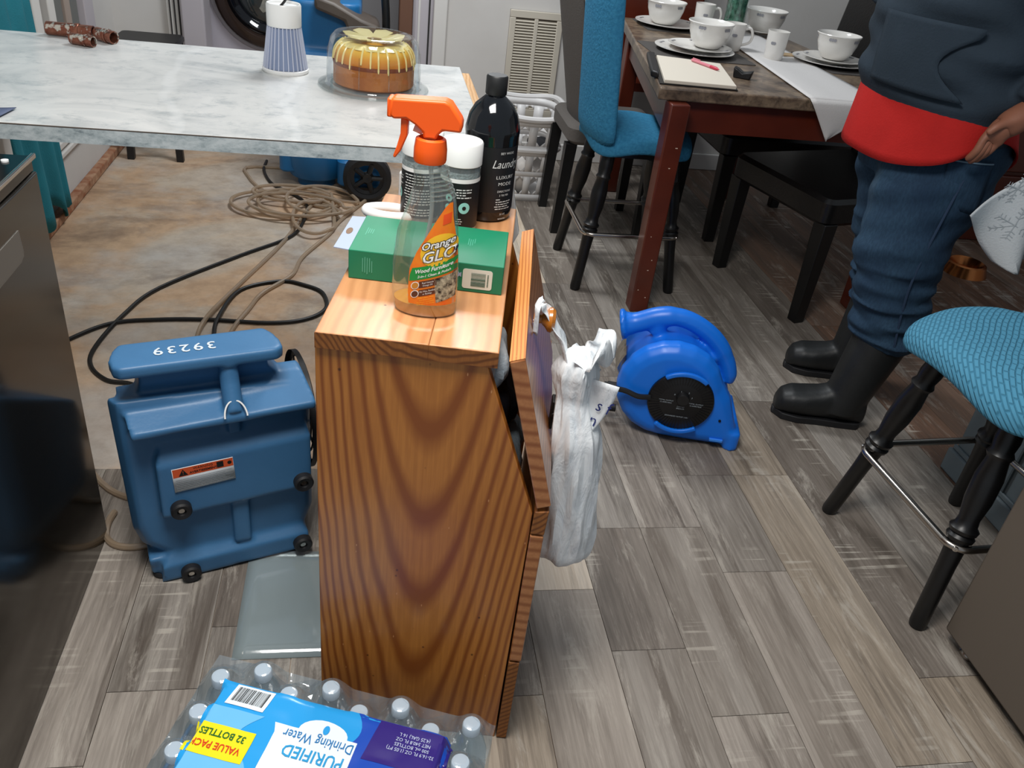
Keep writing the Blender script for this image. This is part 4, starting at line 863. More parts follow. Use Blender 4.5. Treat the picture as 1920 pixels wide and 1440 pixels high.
for x, y in ((1.005, 2.745), (1.93, 2.82), (1.21, 4.06), (1.85, 4.06)):
    MB().loft([[(x + dx * .034, y + dy * .034, z) for dx, dy in ((-1, -1), (1, -1), (1, 1), (-1, 1))] for z in (0, .764)]).build('leg', M_redw, tb, world=True, bev=.005)
for k, (z, dx, w) in enumerate(((.17, .0, .006), (.21, .008, .004), (.30, -.012, .003), (.55, .0, .006), (.62, .01, .008), (.09, -.02, .004), (.06, .012, .005))):
    MB().box(1.005 + dx, 1.005 + dx + w, 2.7102, 2.7108, z, z + .003).build('paint_chip', mat('chip_pale', '#d3b9a6', .7), tb, world=True)
M_china = mat('china', '#d9d6d0', .18, var=('#a9a8a4', 55, .35)); M_chinap = mat('china_plain', '#e2dfda', .15)
M_petal = mat('china_flower', '#8f8f95', .4)
def flowers(parent, r, z, n=5, a0=0, flat=False):
    for k in range(n):
        a = a0 + 2 * PI * k / n
        for d in (-.12, 0, .12):
            disc('flower_print', M_petal, parent, 0, 0, .006, (lambda x, y: ((r + y) * cos(a + d + x / r), (r + y) * sin(a + d + x / r), z)) if flat else (lambda x, y: (r * cos(a + d + x / r), r * sin(a + d + x / r), z + y)), n=8)
def plate(lab, x, y, r, z):
    p = thing('plate', lab, 'plate', (x, y, z), group='white plates on the table')
    MB().lathe([(.0001, .002), (r * .55, .002), (r * .6, .004), (r * .75, .009), (r, .017), (r * 1.0, .019), (r * .74, .0115), (r * .58, .0065), (.0001, .005)], 48).build('dish', M_chinap, p)
    flowers(p, r * .88, .0165, 6, .4, True); return p
def bowl(lab, x, y, r, z):
    p = thing('bowl', lab, 'bowl', (x, y, z), group='white bowls on the table')
    MB().lathe([(.0001, .004), (r * .45, .004), (r * .5, 0), (r * .55, .002), (r * .8, .028), (r * .93, .06), (r * .97, .085), (r * 1.04, .093), (r * 1.02, .096), (r * .92, .085), (r * .88, .06), (r * .74, .03), (r * .5, .010), (.0001, .008)], 48).build('dish', M_chinap, p)
    flowers(p, r * .985, .078, 5, .2); return p
def mug(lab, x, y, z, ha, h=.105, r=.043):
    p = thing('mug', lab, 'mug', (x, y, z), ha, group='white mugs on the table')
    MB().lathe([(.0001, .003), (r * .75, .003), (r * .78, 0), (r * .85, .004), (r * .93, h * .3), (r, h * .8), (r * 1.03, h), (r * .98, h), (r * .93, h * .8), (r * .86, h * .3), (r * .75, .008), (.0001, .007)], 40).build('cup', M_chinap, p)
    MB().tube(spline([(r * .9, 0, h * .82), (r * 1.45, 0, h * .86), (r * 1.75, 0, h * .62), (r * 1.6, 0, h * .36), (r * .85, 0, h * .22)], 5), .0058, 8).build('handle', M_chinap, p)
    flowers(p, r * .985, h * .6, 3, 2.6); return p
def mat_(lab, x, y, sx, sy, rz, m):
    o = MB().rbox(-sx, sx, -sy, sy, 0, .003, .01).build('placemat', m, None); o.location = (x, y, ZT); o.rotation_euler = (0, 0, rz); return tag(o, lab, 'placemat')
M_pm = mat('placemat_grey', '#4a4643', .85, bump=(200, .4))
mat_('dark grey placemat under the setting nearest the blue stool', 1.27, 3.40, .20, .155, 0, M_pm); mat_('dark grey placemat before the black chair', 1.87, 3.42, .095, .20, 0, M_pm)
mat_('dark grey placemat at the far left of the table', 1.36, 3.98, .16, .14, 0, M_pm)
Z1 = ZT + .003
plate('large white plate under the bowl nearest the notebook', 1.262, 3.395, .158, Z1); plate('smaller white plate stacked under the bowl nearest the notebook', 1.285, 3.405, .128, Z1 + .010); bowl('white floral bowl nearest the notebook', 1.325, 3.43, .088, Z1 + .0185)
plate('large white plate before the black chair', 1.845, 3.40, .150, Z1); plate('smaller white plate before the black chair', 1.86, 3.405, .122, Z1 + .010); bowl('white bowl before the black chair next to the person', 1.875, 3.43, .086, Z1 + .0185)
plate('large white plate at the far left behind the blue stool back', 1.33, 3.98, .15, Z1); bowl('white bowl at the far left behind the blue stool back', 1.315, 4.00, .088, Z1 + .008)
plate('white plate at the far end of the table by the wall', 1.80, 4.00, .098, ZT + .0065); bowl('white floral bowl at the far end of the table by the wall', 1.80, 4.00, .092, ZT + .016)
mug('white mug with its handle showing, by the nearest bowl', 1.468, 3.53, ZT + .002, rad(-15)); mug('white mug standing alone on the runner', 1.600, 3.40, ZT + .003, rad(80), .108, .042); mug('white mug furthest back, beside the green vase', 1.50, 4.0, ZT + .001, rad(-10), .11, .044)
vs = thing('glass_vase', 'glass cylinder filled with green stones on the runner', 'vase', (1.62, 3.93, ZT + .003))
MB().lathe([(.0001, .001), (.046, .001), (.048, .005), (.048, .24), (.046, .24), (.045, .008), (.0001, .008)], 32).build('glass', clear('vase_glass', '#e6efee', .2, .03), vs)
MB().lathe([(.0001, .009), (.044, .009), (.044, .17), (.03, .185), (.0001, .19)], 32, fn=lambda i, n, z: 1 - .06 * ((i * 7) % 3)).build('green_stones', mat('green_stone', '#1f5a45', .2, var=('#7fb59b', 60, 1), bump=(70, .9)), vs)
M_run = mat('runner_cloth', '#d2cfcd', .85, bump=(260, .25))
def runner(u, v):
    x0, x1 = 1.46 + .10 * v, 1.745 + .02 * v; Y = 2.742 + 1.36 * v
    return (x0 + (x1 - x0) * u, Y, ZT + .0045 - .010 * max(0, .02 - v) / .02 * 0 + .0015 * sin(u * 9) * (v > .02))
rn = MB().grid(12, 40, runner); rn.grid(12, 8, lambda u, v: (1.46 + .285 * u + (1.555 - (1.46 + .285 * u)) * v * .999, 2.742 - .010 * min(1, v * 6) - .004 * sin(u * 5) * v, ZT + .0045 - .135 * v + .0 * u))
tag(rn.build('table_runner', M_run, None, solid=.002), 'white table runner with its point hanging over the table edge', 'table runner')
nb = thing('notebook', 'open notepad with black spine at the table corner', 'notebook', (1.08, 2.98, ZT), rad(-3))
MB().prism([(-.125, -.195), (.145, -.195), (.20, .185), (-.055, .235)], .0, .004, 'xy').build('cover', M_black, nb); MB().prism([(-.110, -.190), (.140, -.190), (.194, .18), (-.040, .225)], .004, .016, 'xy').build('pages', mat('paper_cream', '#d8cfc0', .8), nb, bev=.002)
MB().prism([(-.136, -.10), (-.112, -.12), (-.045, .235), (-.075, .24)], .002, .024, 'xy').build('spine', M_blackp, nb, bev=.006)
pn = thing('pen', 'pink ballpoint pen lying on the notepad', 'pen', (1.195, 3.07, ZT + .022), rad(-68))
MB().tube([(-.075, 0, 0), (-.070, 0, 0), (.03, 0, 0)], [.004, .0055, .0055], 12).build('barrel', mat('pen_pink', '#d9828f', .3), pn); MB().tube([(.03, 0, 0), (.06, 0, 0), (.076, 0, 0)], [.006, .006, .0012], 12).build('grip', mat('pen_red', '#c2324a', .35), pn); MB().box(-.07, -.03, -.0015, .0015, .006, .009).build('clip', mat('pen_pink', '#d9828f', .3), pn)
b = MB().prism([(-.03, 0), (.03, 0), (.036, .03), (.016, .024), (.0, .02), (-.016, .03), (-.034, .036)], -.02, .02).build('binder_clip', M_black, None, bev=.004); b.location = (1.315, 3.0, ZT); b.rotation_euler = (0, 0, rad(-30)); tag(b, 'black clip lying on the table beside the notepad', 'clip')
sc = MB().rbox(-.05, .05, -.03, .03, 0, .004, .005).build('coaster', mat('coaster_tan', '#b59b78', .7), None); sc.location = (1.73, 3.50, ZT + .007); tag(sc, 'tan coaster by the mug on the runner', 'coaster')

# ---------------------------------------------------------------- stools and chairs
def knit_mat(name, col, dark, scale):
    t = T(name); sp = t.n('SeparateXYZ', {0: t.n('TexCoord').outputs['Object']}); x, y, z = sp.outputs
    nz = t.math('MULTIPLY', t.noise(t.coord(), 6, 2), .02)
    u = t.math('ADD', t.math('MULTIPLY', t.math('ADD', x, y), .7), nz); v = t.math('ADD', t.math('MULTIPLY', t.math('SUBTRACT', x, y), .7), t.math('MULTIPLY_ADD', z, .9, nz))
    vm = t.n('CombineXYZ', {0: t.math('MULTIPLY', u, scale), 1: t.math('MULTIPLY', v, scale)}).outputs[0]
    br = t.n('TexBrick', {'Vector': vm, 'Color1': (1, 1, 1, 1), 'Color2': (.8, .8, .8, 1), 'Mortar': (0, 0, 0, 1), 'Scale': 1.0, 'Mortar Size': .075, 'Mortar Smooth': 1.0, 'Brick Width': .62, 'Row Height': .30})
    h = br.outputs['Color']; t.bump(h, .6, .005)
    return t.fin(t.mix(h, dark, col), .85, 0, .2)
M_knit = knit_mat('knit_blue', '#5293b1', '#3f7c99', 25.0); M_knitb = mat('plush_blue', '#3c86ad', .9, spec=.15, var=('#2f739a', 90, .9), bump=(110, .6))
LEGP = [(0, .016), (.02, .018), (.30, .0185), (.42, .021), (.425, .026), (.44, .028), (.455, .022), (.46, .027), (.475, .029), (.49, .022), (.52, .020), (.60, .026), (.70, .027), (.78, .021), (.80, .026), (.82, .021), (.86, .024), (.93, .022), (1.0, .018)]
def turned(b, p, q, sc=1.0):
    P, Q = Vector(p), Vector(q); return b.tube([P + (Q - P) * f for f, r in LEGP], [r * sc for f, r in LEGP], 16)
def stool(lab, loc, rz, km, seat, back, ring_z, fr=.2, topz=.56):
    s_ = thing('bar_stool', lab, 'bar stool', loc, rz)
    feet = [(-fr, -fr), (-fr, fr), (fr, fr), (fr, -fr)]; tp = [(-.12, -.12), (-.12, .12), (.12, .12), (.12, -.12)]
    for (fx, fy), (tx, ty) in zip(feet, tp): turned(MB(), (fx, fy, 0), (tx, ty, topz), 1.1).build('leg', M_black, s_)
    f = ring_z / topz; rr = fr + (.12 - fr) * f + .014; pts = []
    for cx, cy, a0 in ((1, 1, 0), (-1, 1, 90), (-1, -1, 180), (1, -1, 270)):
        for k in range(6): a = rad(a0 + 90 * k / 5); pts.append((cx * (rr - .03) + .042 * cos(a), cy * (rr - .03) + .042 * sin(a), ring_z))
    rg_ = MB().tube(pts, .009, 10, closed=True).build('foot_rest', M_steelw, s_)
    for (fx, fy) in ((-1, -1), (-1, 1), (1, 1), (1, -1)): MB().lathe([(.0005, .004), (.006, .003), (.007, 0)], 12).xf(Matrix.Translation((fx * (rr + .004), fy * (rr + .004), ring_z)) @ Matrix.Rotation(math.atan2(fy, fx), 4, 'Z') @ Matrix.Rotation(rad(90), 4, 'Y')).build('rivet', M_chrome, rg_)
    MB().rbox(-.15, .15, -.15, .15, topz - .03, topz + .01, .05).build('seat_frame', M_black, s_)
    b = MB(); rings = []
    for z, k in ((topz - .005, .93), (topz + .0, .985), (topz + .02, 1.0), (topz + .045, .98), (topz + .06, .9), (topz + .068, .7), (topz + .066, .4), (topz + .064, .05)):
        r = []
        for i in range(56):
            a = 2 * PI * i / 56; c, s2 = cos(a), sin(a); q = (abs(c) ** 3.6 + abs(s2) ** 3.6) ** (-1 / 3.6)
            droop = -.025 * (abs(c * s2) * 2) ** 3 * (k > .8); r.append((seat * k * c * q, seat * k * s2 * q, z + droop))
        rings.append(r)
    b.loft(rings).build('seat_cover', km, s_, sub=1)
    if back:
        b = MB(); rings = []
        for z in [topz + .0 + .07 * k for k in range(9)]:
            f = (z - topz) / .56; x = -seat * .86 - .05 * f; hw = seat * (1.06 - .12 * f); r = []
            for i in range(32):
                a = 2 * PI * i / 32; c, s2 = cos(a), sin(a); q = (abs(c) ** 3 + abs(s2) ** 3) ** (-1 / 3); r.append((x + .038 * c * q + .03 * (s2 * q) ** 2, hw * s2 * q, z + (.0 if f < .98 else .0)))
            rings.append(r)
        b.loft(rings).build('back_cover', km, s_, sub=1)
    return s_
stool('black bar stool with light blue knitted seat cover at the right edge', (1.447, 1.402, 0), rad(4), M_knit, .235, False, .225, .20, .555)
stool('bar stool with tall blue knitted backrest cover at the table end', (.985, 3.08, 0), rad(0), M_knitb, .20, True, .225, .19, .54)
# grey upholstered chair behind the blue stool
gc = thing('dining_chair', 'dark grey upholstered dining chair behind the blue stool', 'chair', (.955, 3.62, 0))
M_gfab = mat('grey_fabric', '#5b5652', .9, bump=(150, .3)); b = MB(); rings = []
for z in [.40 + .075 * k for k in range(11)]:
    f = (z - .40) / .75; x = -.06 - .16 * f; rings.append([(x + .03 * cos(a) * 1.0 + .02 * sin(a) ** 2, .205 * sin(a) * (1 - .05 * f), z) for a in [2 * PI * i / 28 for i in range(28)]])
b.loft(rings).build('backrest', M_gfab, gc); MB().rbox(-.14, .28, -.20, .20, .40, .48, .05, 4, .015).build('seat', M_gfab, gc)
for sx, sy in ((-.12, -.16), (-.12, .16), (.24, -.16), (.24, .16)): MB().loft([[(sx + dx * .018 - .02 * (sx < 0), sy + dy * .018, 0) for dx, dy in ((-1, -1), (1, -1), (1, 1), (-1, 1))], [(sx + dx * .024, sy + dy * .024, .40) for dx, dy in ((-1, -1), (1, -1), (1, 1), (-1, 1))]]).build('leg', M_black, gc)
# black leather chair at the right of the table
bc = thing('dining_chair', 'black leather dining chair nearest the person, seat under the table corner', 'chair', (1.75, 2.98, 0), rad(16))
M_leath = mat('black_leather', '#0f0e0e', .35, bump=(120, .2))
for sx, sy in ((-.20, -.25), (-.20, .25), (.33, -.25), (.33, .25)): MB().loft([[(sx + dx * .022, sy + dy * .022, 0) for dx, dy in ((-1, -1), (1, -1), (1, 1), (-1, 1))], [(sx + dx * .03, sy + dy * .03, .40) for dx, dy in ((-1, -1), (1, -1), (1, 1), (-1, 1))]]).build('leg', M_black, bc, bev=.003)
MB().rbox(-.24, .38, -.28, .28, .39, .49, .04, 4, .015).build('seat', M_leath, bc)
b = MB(); b.loft([[(.345 + .10 * f + dx, sy * .265, .46 + .72 * f) for sy, dx in ((-1, 0), (1, 0), (1, .07), (-1, .07))] for f in [k / 8 for k in range(9)]]); b.build('backrest', M_leath, bc, bev=.02, seg=3)
dup(bc, (1.735, 3.70, 0), 0.0, 'black leather dining chair furthest back, its back beside the bowl next to the person')
# red-brown chair at the far end of the table
rc = thing('dining_chair', 'red-brown wooden chair at the far end of the table', 'chair', (1.42, 4.27, 0))
MB().box(-.2, .2, -.06, .10, .46, .50).build('seat', M_redw, rc)
MB().prism([(-.2, .5), (.2, .5), (.21, 1.15), (-.21, 1.15)], .09, .12).build('backrest', M_redw, rc, bev=.01)
for sx in (-.17, .17):
    for sy in (-.04, .09): MB().box(sx - .02, sx + .02, sy - .02, sy + .02, 0, .46).build('leg', M_redw, rc)

# ---------------------------------------------------------------- right side: island, appliance, cabinet, towel, bowl
M_isl = mat('island_grey_blue', '#7d8a90', .55, var=('#717d83', 4, .4))
isl = thing('kitchen_island', 'grey-blue painted kitchen island end panel behind the blue stool', 'cabinet', (2.1, 1.5, 0))
MB().box(1.70, 2.4, 1.16, 1.765, 0, .90).build('body', M_isl, isl, world=True, bev=.003)
MB().box(1.685, 1.70, 1.16, 1.78, 0, .075).build('baseboard', M_isl, isl, world=True, bev=.006); MB().box(1.692, 1.70, 1.16, 1.772, .075, .092).build('base_moulding', M_isl, isl, world=True, bev=.004)
MB().box(1.693, 1.70, 1.55, 1.556, .092, .9).build('panel_groove', mat('groove_grey', '#5c676c', .7), isl, world=True)
MB().box(1.68, 2.45, 1.16, 1.80, .90, .935).build('worktop', M_marble, isl, world=True, bev=.004)
dwr = thing('steel_cabinet', 'flat taupe appliance side panel in the lower right corner', 'appliance', (1.62, .8, 0))
MB().box(1.295, 1.95, .35, 1.15, .035, .90).build('side_panel', mat('taupe_enamel', '#5f564d', .6, spec=.25, bump=(300, .05)), dwr, world=True, bev=.006)
for x, y in ((1.34, 1.10), (1.34, .42), (1.9, 1.10), (1.9, .42)): MB().lathe([(.0005, 0), (.022, 0), (.024, .01), (.016, .02), (.016, .036), (.0005, .036)], 20, (x, y, 0)).build('levelling_foot', M_steelw, dwr, world=True)
def twp(u, v, e=0.0):
    ux, uz = 1.508 + .45 * u, min(.945, .748 + .46 * u); lx, lz = 1.630 + .36 * u, .625 - .035 * u
    return Vector((ux + (lx - ux) * v, 1.855 + .035 * sin(u * 15 + v * 3) * (.3 + v) - e, uz + (lz - uz) * v - .010 * sin(u * 11) * v))
tw = MB(); tw.grid(30, 24, twp)
tk = tw.build('kitchen_towel', mat('towel_white', '#c9ced1', .9, bump=(200, .25)), None, solid=.003); tag(tk, 'white towel with grey snowflakes hanging by the island', 'towel')
cbn = thing('wood_cabinet', 'dark red-brown wooden cabinet behind the person', 'cabinet', (3.2, 3.75, 0))
MB().box(2.72, 3.9, 3.62, 4.1, .0, .95).build('body', M_redw, cbn, world=True, bev=.006)
for z0, z1 in ((.08, .34), (.36, .62), (.64, .90)):
    d_ = MB().box(2.75, 3.87, 3.60, 3.62, z0, z1).build('drawer', M_redw, cbn, world=True, bev=.006); MB().tube([(3.2, 3.585, (z0 + z1) / 2), (3.4, 3.585, (z0 + z1) / 2)], .008, 8).build('drawer_pull', mat('brass', '#b98a4a', .3, 1.0), d_).parent = d_
    d_.children[0].matrix_parent_inverse = cbn.matrix_basis.inverted()
pbw = thing('pet_bowl', 'copper coloured metal bowl on the floor behind the person', 'bowl', (2.70, 3.22, 0))
MB().lathe([(.0005, .004), (.07, .004), (.085, 0), (.10, .0), (.085, .045), (.075, .05), (.072, .045), (.06, .012), (.0005, .010)], 36).build('dish', mat('copper_bowl', '#a8683c', .25, 1.0), pbw)
M_fl = mat('snowflake_grey', '#aab1b5', .9)
for (cu, cv_, r) in ((.17, .42, .042), (.20, .06, .03), (.40, .22, .036), (.45, .70, .04), (.70, .30, .03), (.72, .75, .03)):
    b = MB()
    for k in range(6):
        a = PI * k / 3
        def arm(p, q, w):
            P, Q = Vector((p[0], p[1])), Vector((q[0], q[1])); d = (Q - P).normalized(); n_ = Vector((-d.y, d.x)) * w
            qd = [P + n_, P - n_, Q - n_, Q + n_]; b.add([twp(cu + x / .42, cv_ - y / .26, .0035) for x, y in [(c.x * cos(a) - c.y * sin(a), c.x * sin(a) + c.y * cos(a)) for c in qd]], [(0, 1, 2, 3)])
        arm((0, 0), (r, 0), .0009)
        for f in (.4, .65, .88): arm((r * f, 0), (r * (f + .14), r * .2), .0009); arm((r * f, 0), (r * (f + .14), -r * .2), .0009)
    b.build('snowflake_print', M_fl, tk, smooth=False)
# ---------------------------------------------------------------- person
t = T('denim'); v = t.coord((1, 1, .6)); a = t.noise(v, 7, 5, .6); tw_ = t.noise(t.coord((140, 140, 40)), 1.5, 3)
M_den = t.fin(t.mix(t.ramp(tw_, [(.4, .35), (.6, 0.0)]), t.ramp(a, [(.35, '#24384e'), (.6, '#30495f'), (.75, '#43596b')]), '#1a2a3c'), .85, 0, .2); t.bump(tw_, .25, .003)
M_hood = mat('hoodie_fleece', '#323d48', .92, spec=.15, var=('#2a343d', 6, .7), bump=(170, .25)); M_red = mat('red_jersey', '#bd2623', .85, spec=.2, var=('#a51f1d', 8, .6), bump=(200, .2)); M_skin = mat('skin', '#8d5b45', .55, var=('#7d4e3a', 20, .5))
M_boot = mat('boot_rubber', '#17191a', .5, var=('#202325', 12, .6), bump=(90, .1))
pe = thing('person', 'person in navy hoodie, red shirt, jeans and black rubber boots beside the table', 'person', (1.56, 2.17, 0))
# body: one skinned figure under the clothes, hand at the hip pocket
V = [((1.55, 2.17, .92), .12), ((1.52, 2.17, 1.10), .12), ((1.51, 2.17, 1.28), .13), ((1.51, 2.17, 1.42), .06), ((1.49, 2.17, 1.50), .05), ((1.47, 2.17, 1.58), .075), ((1.46, 2.17, 1.67), .06),
     ((1.55, 2.07, .86), .09), ((1.50, 2.04, .52), .06), ((1.52, 2.015, .12), .038), ((1.40, 2.03, .045), .016),
     ((1.57, 2.27, .86), .09), ((1.62, 2.29, .50), .06), ((1.66, 2.28, .12), .038), ((1.56, 2.305, .045), .016),
     ((1.51, 1.99, 1.38), .06), ((1.665, 1.885, 1.14), .042), ((1.575, 1.885, 1.005), .030), ((1.535, 1.888, .968), .030), ((1.51, 1.889, .948), .030),
     ((1.51, 2.35, 1.38), .06), ((1.52, 2.46, 1.15), .042), ((1.40, 2.40, 1.21), .030), ((1.375, 2.39, 1.225), .028)]
E_ = [(0, 1), (1, 2), (2, 3), (3, 4), (4, 5), (5, 6), (0, 7), (7, 8), (8, 9), (9, 10), (0, 11), (11, 12), (12, 13), (13, 14), (2, 15), (15, 16), (16, 17), (17, 18), (18, 19), (2, 20), (20, 21), (21, 22), (22, 23)]
def fing(base, root, pts, rs):
    k = root
    for p, r in zip(pts, rs): V.append((p, r)); E_.append((k, len(V) - 1)); k = len(V) - 1
for j, (dz, L) in enumerate(((.016, .92), (.004, 1.0), (-.009, .95), (-.022, .78))):
    d2 = .9 * dz; fing(None, 19, [(1.500 - d2, 1.886, .930 + dz * .5), (1.492 - d2, 1.884, .930 - .028 * L), (1.490 - d2, 1.896, .930 - .050 * L), (1.492 - d2, 1.910, .930 - .062 * L)], (.0112, .0105, .0098, .0085))
    fing(None, 23, [(1.350, 2.385 - dz, 1.235 + dz * .4), (1.328, 2.385 - dz * 1.2, 1.240 + dz * .4), (1.308, 2.388 - dz * 1.2, 1.230 + dz * .4)], (.0105, .0098, .0085))
fing(None, 18, [(1.512, 1.872, .978), (1.488, 1.868, .965), (1.476, 1.872, .948)], (.013, .0105, .0088))
fing(None, 22, [(1.385, 2.36, 1.235), (1.362, 2.35, 1.25)], (.012, .0095))
Vw = [Vector(p) - Vector((1.56, 2.17, 0)) for p, r in V]
me = bpy.data.meshes.new('body'); me.from_pydata([tuple(p) for p in Vw], E_, []); bo = bpy.data.objects.new('body', me); COL.objects.link(bo); bo.parent = pe; me.materials.append(M_skin)
sk = bo.modifiers.new('k', 'SKIN'); sk.use_smooth_shade = True
for i, (p, r) in enumerate(V): me.skin_vertices[0].data[i].radius = (r, r)
me.skin_vertices[0].data[0].use_root = True
su = bo.modifiers.new('u', 'SUBSURF'); su.levels = 2; su.render_levels = 2
def ell(z, xc, yc, rx_, ry_, n=40, tilt=0, f=None):
    return [(xc + rx_ * (f(2 * PI * i / n) if f else 1) * cos(2 * PI * i / n), yc + ry_ * (f(2 * PI * i / n) if f else 1) * sin(2 * PI * i / n), z + tilt * cos(2 * PI * i / n)) for i in range(n)]
# jeans
b = MB()
N1 = [(.280, 1.520, 2.02, .088, .085), (.30, 1.522, 2.022, .100, .096), (.36, 1.520, 2.03, .105, .10), (.45, 1.505, 2.035, .112, .105), (.55, 1.490, 2.04, .124, .112), (.65, 1.505, 2.055, .140, .120), (.78, 1.535, 2.075, .165, .135), (.86, 1.55, 2.09, .175, .14)]
N2 = [(.280, 1.655, 2.285, .085, .082), (.30, 1.655, 2.285, .096, .092), (.45, 1.63, 2.285, .108, .10), (.60, 1.60, 2.28, .13, .112), (.78, 1.575, 2.265, .16, .13), (.86, 1.565, 2.25, .17, .135)]
for N_, ph_ in ((N1, 0.0), (N2, 1.3)):
    r = []
    for k in range(40):
        z = N_[0][0] + (N_[-1][0] - N_[0][0]) * k / 39; xc, yc, ax, ay = lerp(N_, z); low = max(0, 1 - (z - .280) / .36)
        wob = lambda a: 1 + low * (.11 * sin(z * 112 + 2.2 * sin(a + ph_) + ph_) + .05 * sin(z * 200 + 2 * a)) + .025 * sin(3 * a + z * 22 + ph_) + .032 * sin(z * 38 + 2.4 * sin(a + .6)) + .02 * sin(z * 75 - 3 * a)
        r.append(ell(z, xc, yc, ax, ay, 40, .022 * low * sin(z * 60 + ph_), wob))
    b.loft(r)
b.loft([ell(z, xc, 2.17, ax, ay) for z, xc, ax, ay in ((.76, 1.555, .172, .20), (.82, 1.556, .182, .222), (.90, 1.55, .18, .225), (.97, 1.53, .168, .215))])
je = b.build('jeans', M_den, pe, world=True, remesh=.007, smo=1)
M_st = mat('denim_seam', '#223650', .8); M_stl = mat('denim_stitch', '#6f8798', .8)
def jeans_pt(x, z, e=.004): return (x, 2.17 - .225 * math.sqrt(max(.02, 1 - ((x - 1.553) / .183) ** 2)) - e, z)
pk_ = MB().grid(8, 8, lambda u, v: jeans_pt(1.47 + .115 * u + .010 * (1 - v), .735 + .125 * v - .014 * u * (1 - v), .006)).build('back_pocket', M_den, pe, world=True, solid=.004)
MB().tube([jeans_pt(1.474 + .108 * k / 8, .857, .0095) for k in range(9)], .0022, 5).build('pocket_stitch', M_stl, pe, world=True)
sm = [(.86, 1.500), (.74, 1.475), (.62, 1.455), (.52, 1.445), (.42, 1.455), (.32, 1.470)]
b = MB(); P = []
for z, x in sm:
    xc, yc, ax, ay = lerp(N1, z); q = (x + .03 - xc) / ax; P.append((x + .03, yc - ay * math.sqrt(max(.05, 1 - q * q)) - .002, z))
b.tube(spline(P, 6), .0035, 6).build('side_seam', M_st, pe, world=True)
# boots
def bootpart(heel, toe, ank, shaft_top):
    H_, T_ = Vector((heel[0], heel[1], 0)), Vector((toe[0], toe[1], 0)); d = (T_ - H_); L = d.length; d.normalize(); n_ = Vector((-d.y, d.x, 0)); r = []
    for f, hw, h in ((.0, .026, .07), (.02, .038, .10), (.10, .043, .12), (.25, .045, .14), (.40, .047, .13), (.55, .051, .112), (.70, .056, .102), (.84, .053, .097), (.94, .042, .084), (.99, .024, .06)):
        c = H_ + d * (L * f); ring = []
        for i in range(20):
            a = 2 * PI * i / 20; s2 = sin(a); z = .018 + (h - .018) * (.5 + .5 * s2) if s2 < 0 else .018 + (h - .018) * (.5 + .5 * s2 ** .8)
            ring.append(c + n_ * (hw * (abs(cos(a)) ** .7) * (1 if cos(a) > 0 else -1)) + Vector((0, 0, z)))
        r.append(ring)
    b = MB().loft(r); A = H_ + d * .075; top = Vector(ank); sr = []
    for k in range(9):
        f = k / 8; c = A * (1 - f) + top * f; sr.append([(c.x + (.066 + .020 * f) * cos(a), c.y + (.058 + .022 * f) * sin(a), .05 + (shaft_top - .05) * f) for a in [2 * PI * i / 28 for i in range(28)]])
    b.loft(sr)
    bt = b.build('boot', M_boot, pe, world=True, remesh=.006, smo=3)
    s_ = MB(); lo, hi = [], []
    for i in range(40):
        a = 2 * PI * i / 40; f = .5 - .5 * cos(a); hw = lerp([(0, .012), (.04, .034), (.25, .040), (.5, .043), (.72, .052), (.9, .043), (1, .008)], f)[0] * (1 if sin(a) >= 0 else -1)
        p = H_ + d * (L * (f * 1.0 - .0)) + n_ * hw; lo.append((p.x, p.y, 0)); hi.append((p.x, p.y, .022))
    s_.loft([lo, hi]).build('boot_sole', M_rub, pe, world=True, bev=.004)
bootpart((1.530, 1.988), (1.266, 2.066), (1.525, 2.02, 0), .31); bootpart((1.690, 2.262), (1.428, 2.345), (1.655, 2.283, 0), .31)
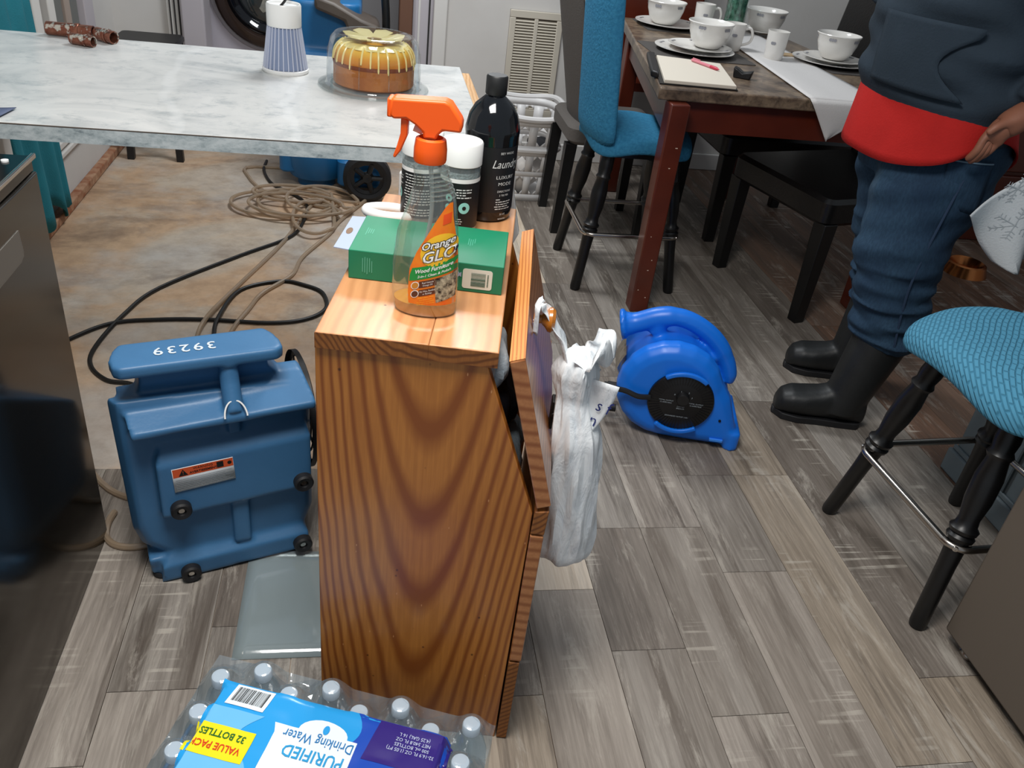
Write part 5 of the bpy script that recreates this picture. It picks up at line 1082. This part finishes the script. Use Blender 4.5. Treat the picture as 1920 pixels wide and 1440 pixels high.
# red shirt showing under the hoodie
b = MB(); rr_ = []
for k in range(9):
    f = k / 8; ring = []
    for i in range(56):
        a = 2 * PI * i / 56; fr_ = max(0, -cos(a)); bk = max(0, cos(a)); z0 = .99; hem = .918 - .105 * fr_ ** .9 - .15 * bk ** 3 - .022 * max(0, -sin(a)) * (cos(a) < .2)
        rx_ = .178 + (.016 * fr_ + .035 * bk) * f + .006 * sin(7 * a) * f; ring.append((1.515 + .03 * bk * f + rx_ * cos(a), 2.17 + (.238 + .016 * f + .006 * sin(5 * a) * f) * sin(a), z0 + (hem - z0) * f))
    rr_.append(ring)
b.loft(rr_, cap=False).build('red_shirt', M_red, pe, world=True, solid=.004)
# hoodie
b = MB(); HT = [(.890, 1.532, .180, .232), (.905, 1.530, .187, .242), (.955, 1.525, .187, .243), (.985, 1.517, .198, .256), (1.06, 1.515, .202, .256), (1.2, 1.515, .208, .25), (1.32, 1.51, .20, .25), (1.42, 1.51, .14, .20), (1.48, 1.50, .08, .09)]
rr_ = []
for k in range(34):
    z = .890 + (1.48 - .890) * k / 33; xc, ax, ay = lerp(HT, z); fz_ = lambda a: 1 + (.020 * sin(z * 46 - 2.6 * a) + .014 * sin(z * 80 + 3 * a)) * (1.7 if .99 < z < 1.35 else .2)
    rr_.append(ell(z, xc, 2.17, ax, ay, 48, .0, fz_))
b.loft(rr_)
sl2 = spline([(1.51, 1.985, 1.385), (1.60, 1.915, 1.27), (1.668, 1.885, 1.15), (1.645, 1.885, 1.09), (1.598, 1.886, 1.03), (1.572, 1.886, 1.003)], 6)
b.tube(sl2, [(.085 - .028 * i / (len(sl2) - 1)) * (1 + .07 * sin(i * 1.9)) for i in range(len(sl2))], 20)
sl3 = spline([(1.51, 2.355, 1.385), (1.52, 2.44, 1.25), (1.52, 2.45, 1.17), (1.47, 2.43, 1.185), (1.405, 2.402, 1.208)], 6); b.tube(sl3, [.085 - .03 * i / (len(sl3) - 1) for i in range(len(sl3))], 18)
b.build('hoodie', M_hood, pe, world=True, remesh=.008, smo=2)
def hood_pt(a, z, e):
    xc, ax, ay = lerp(HT, z); return (xc + (ax + e) * cos(a), 2.17 + (ay + e) * sin(a), z)
b = MB(); b.grid(14, 14, lambda u, v: hood_pt(rad(180) + (rad(8) + rad(56) * (1 - .36 * sin(PI * min(1, max(0, v * 1.15 - .02))) ** 1.0 * (1 if v < .9 else .9))) * u, 1.0 + .17 * v, .010)); b.build('front_pocket', M_hood, pe, world=True, solid=.006)
cuff = sl2[-4:]; MB().tube([p for p in cuff], [.052, .054, .052, .048], 20).build('cuff', M_hood, pe, world=True)
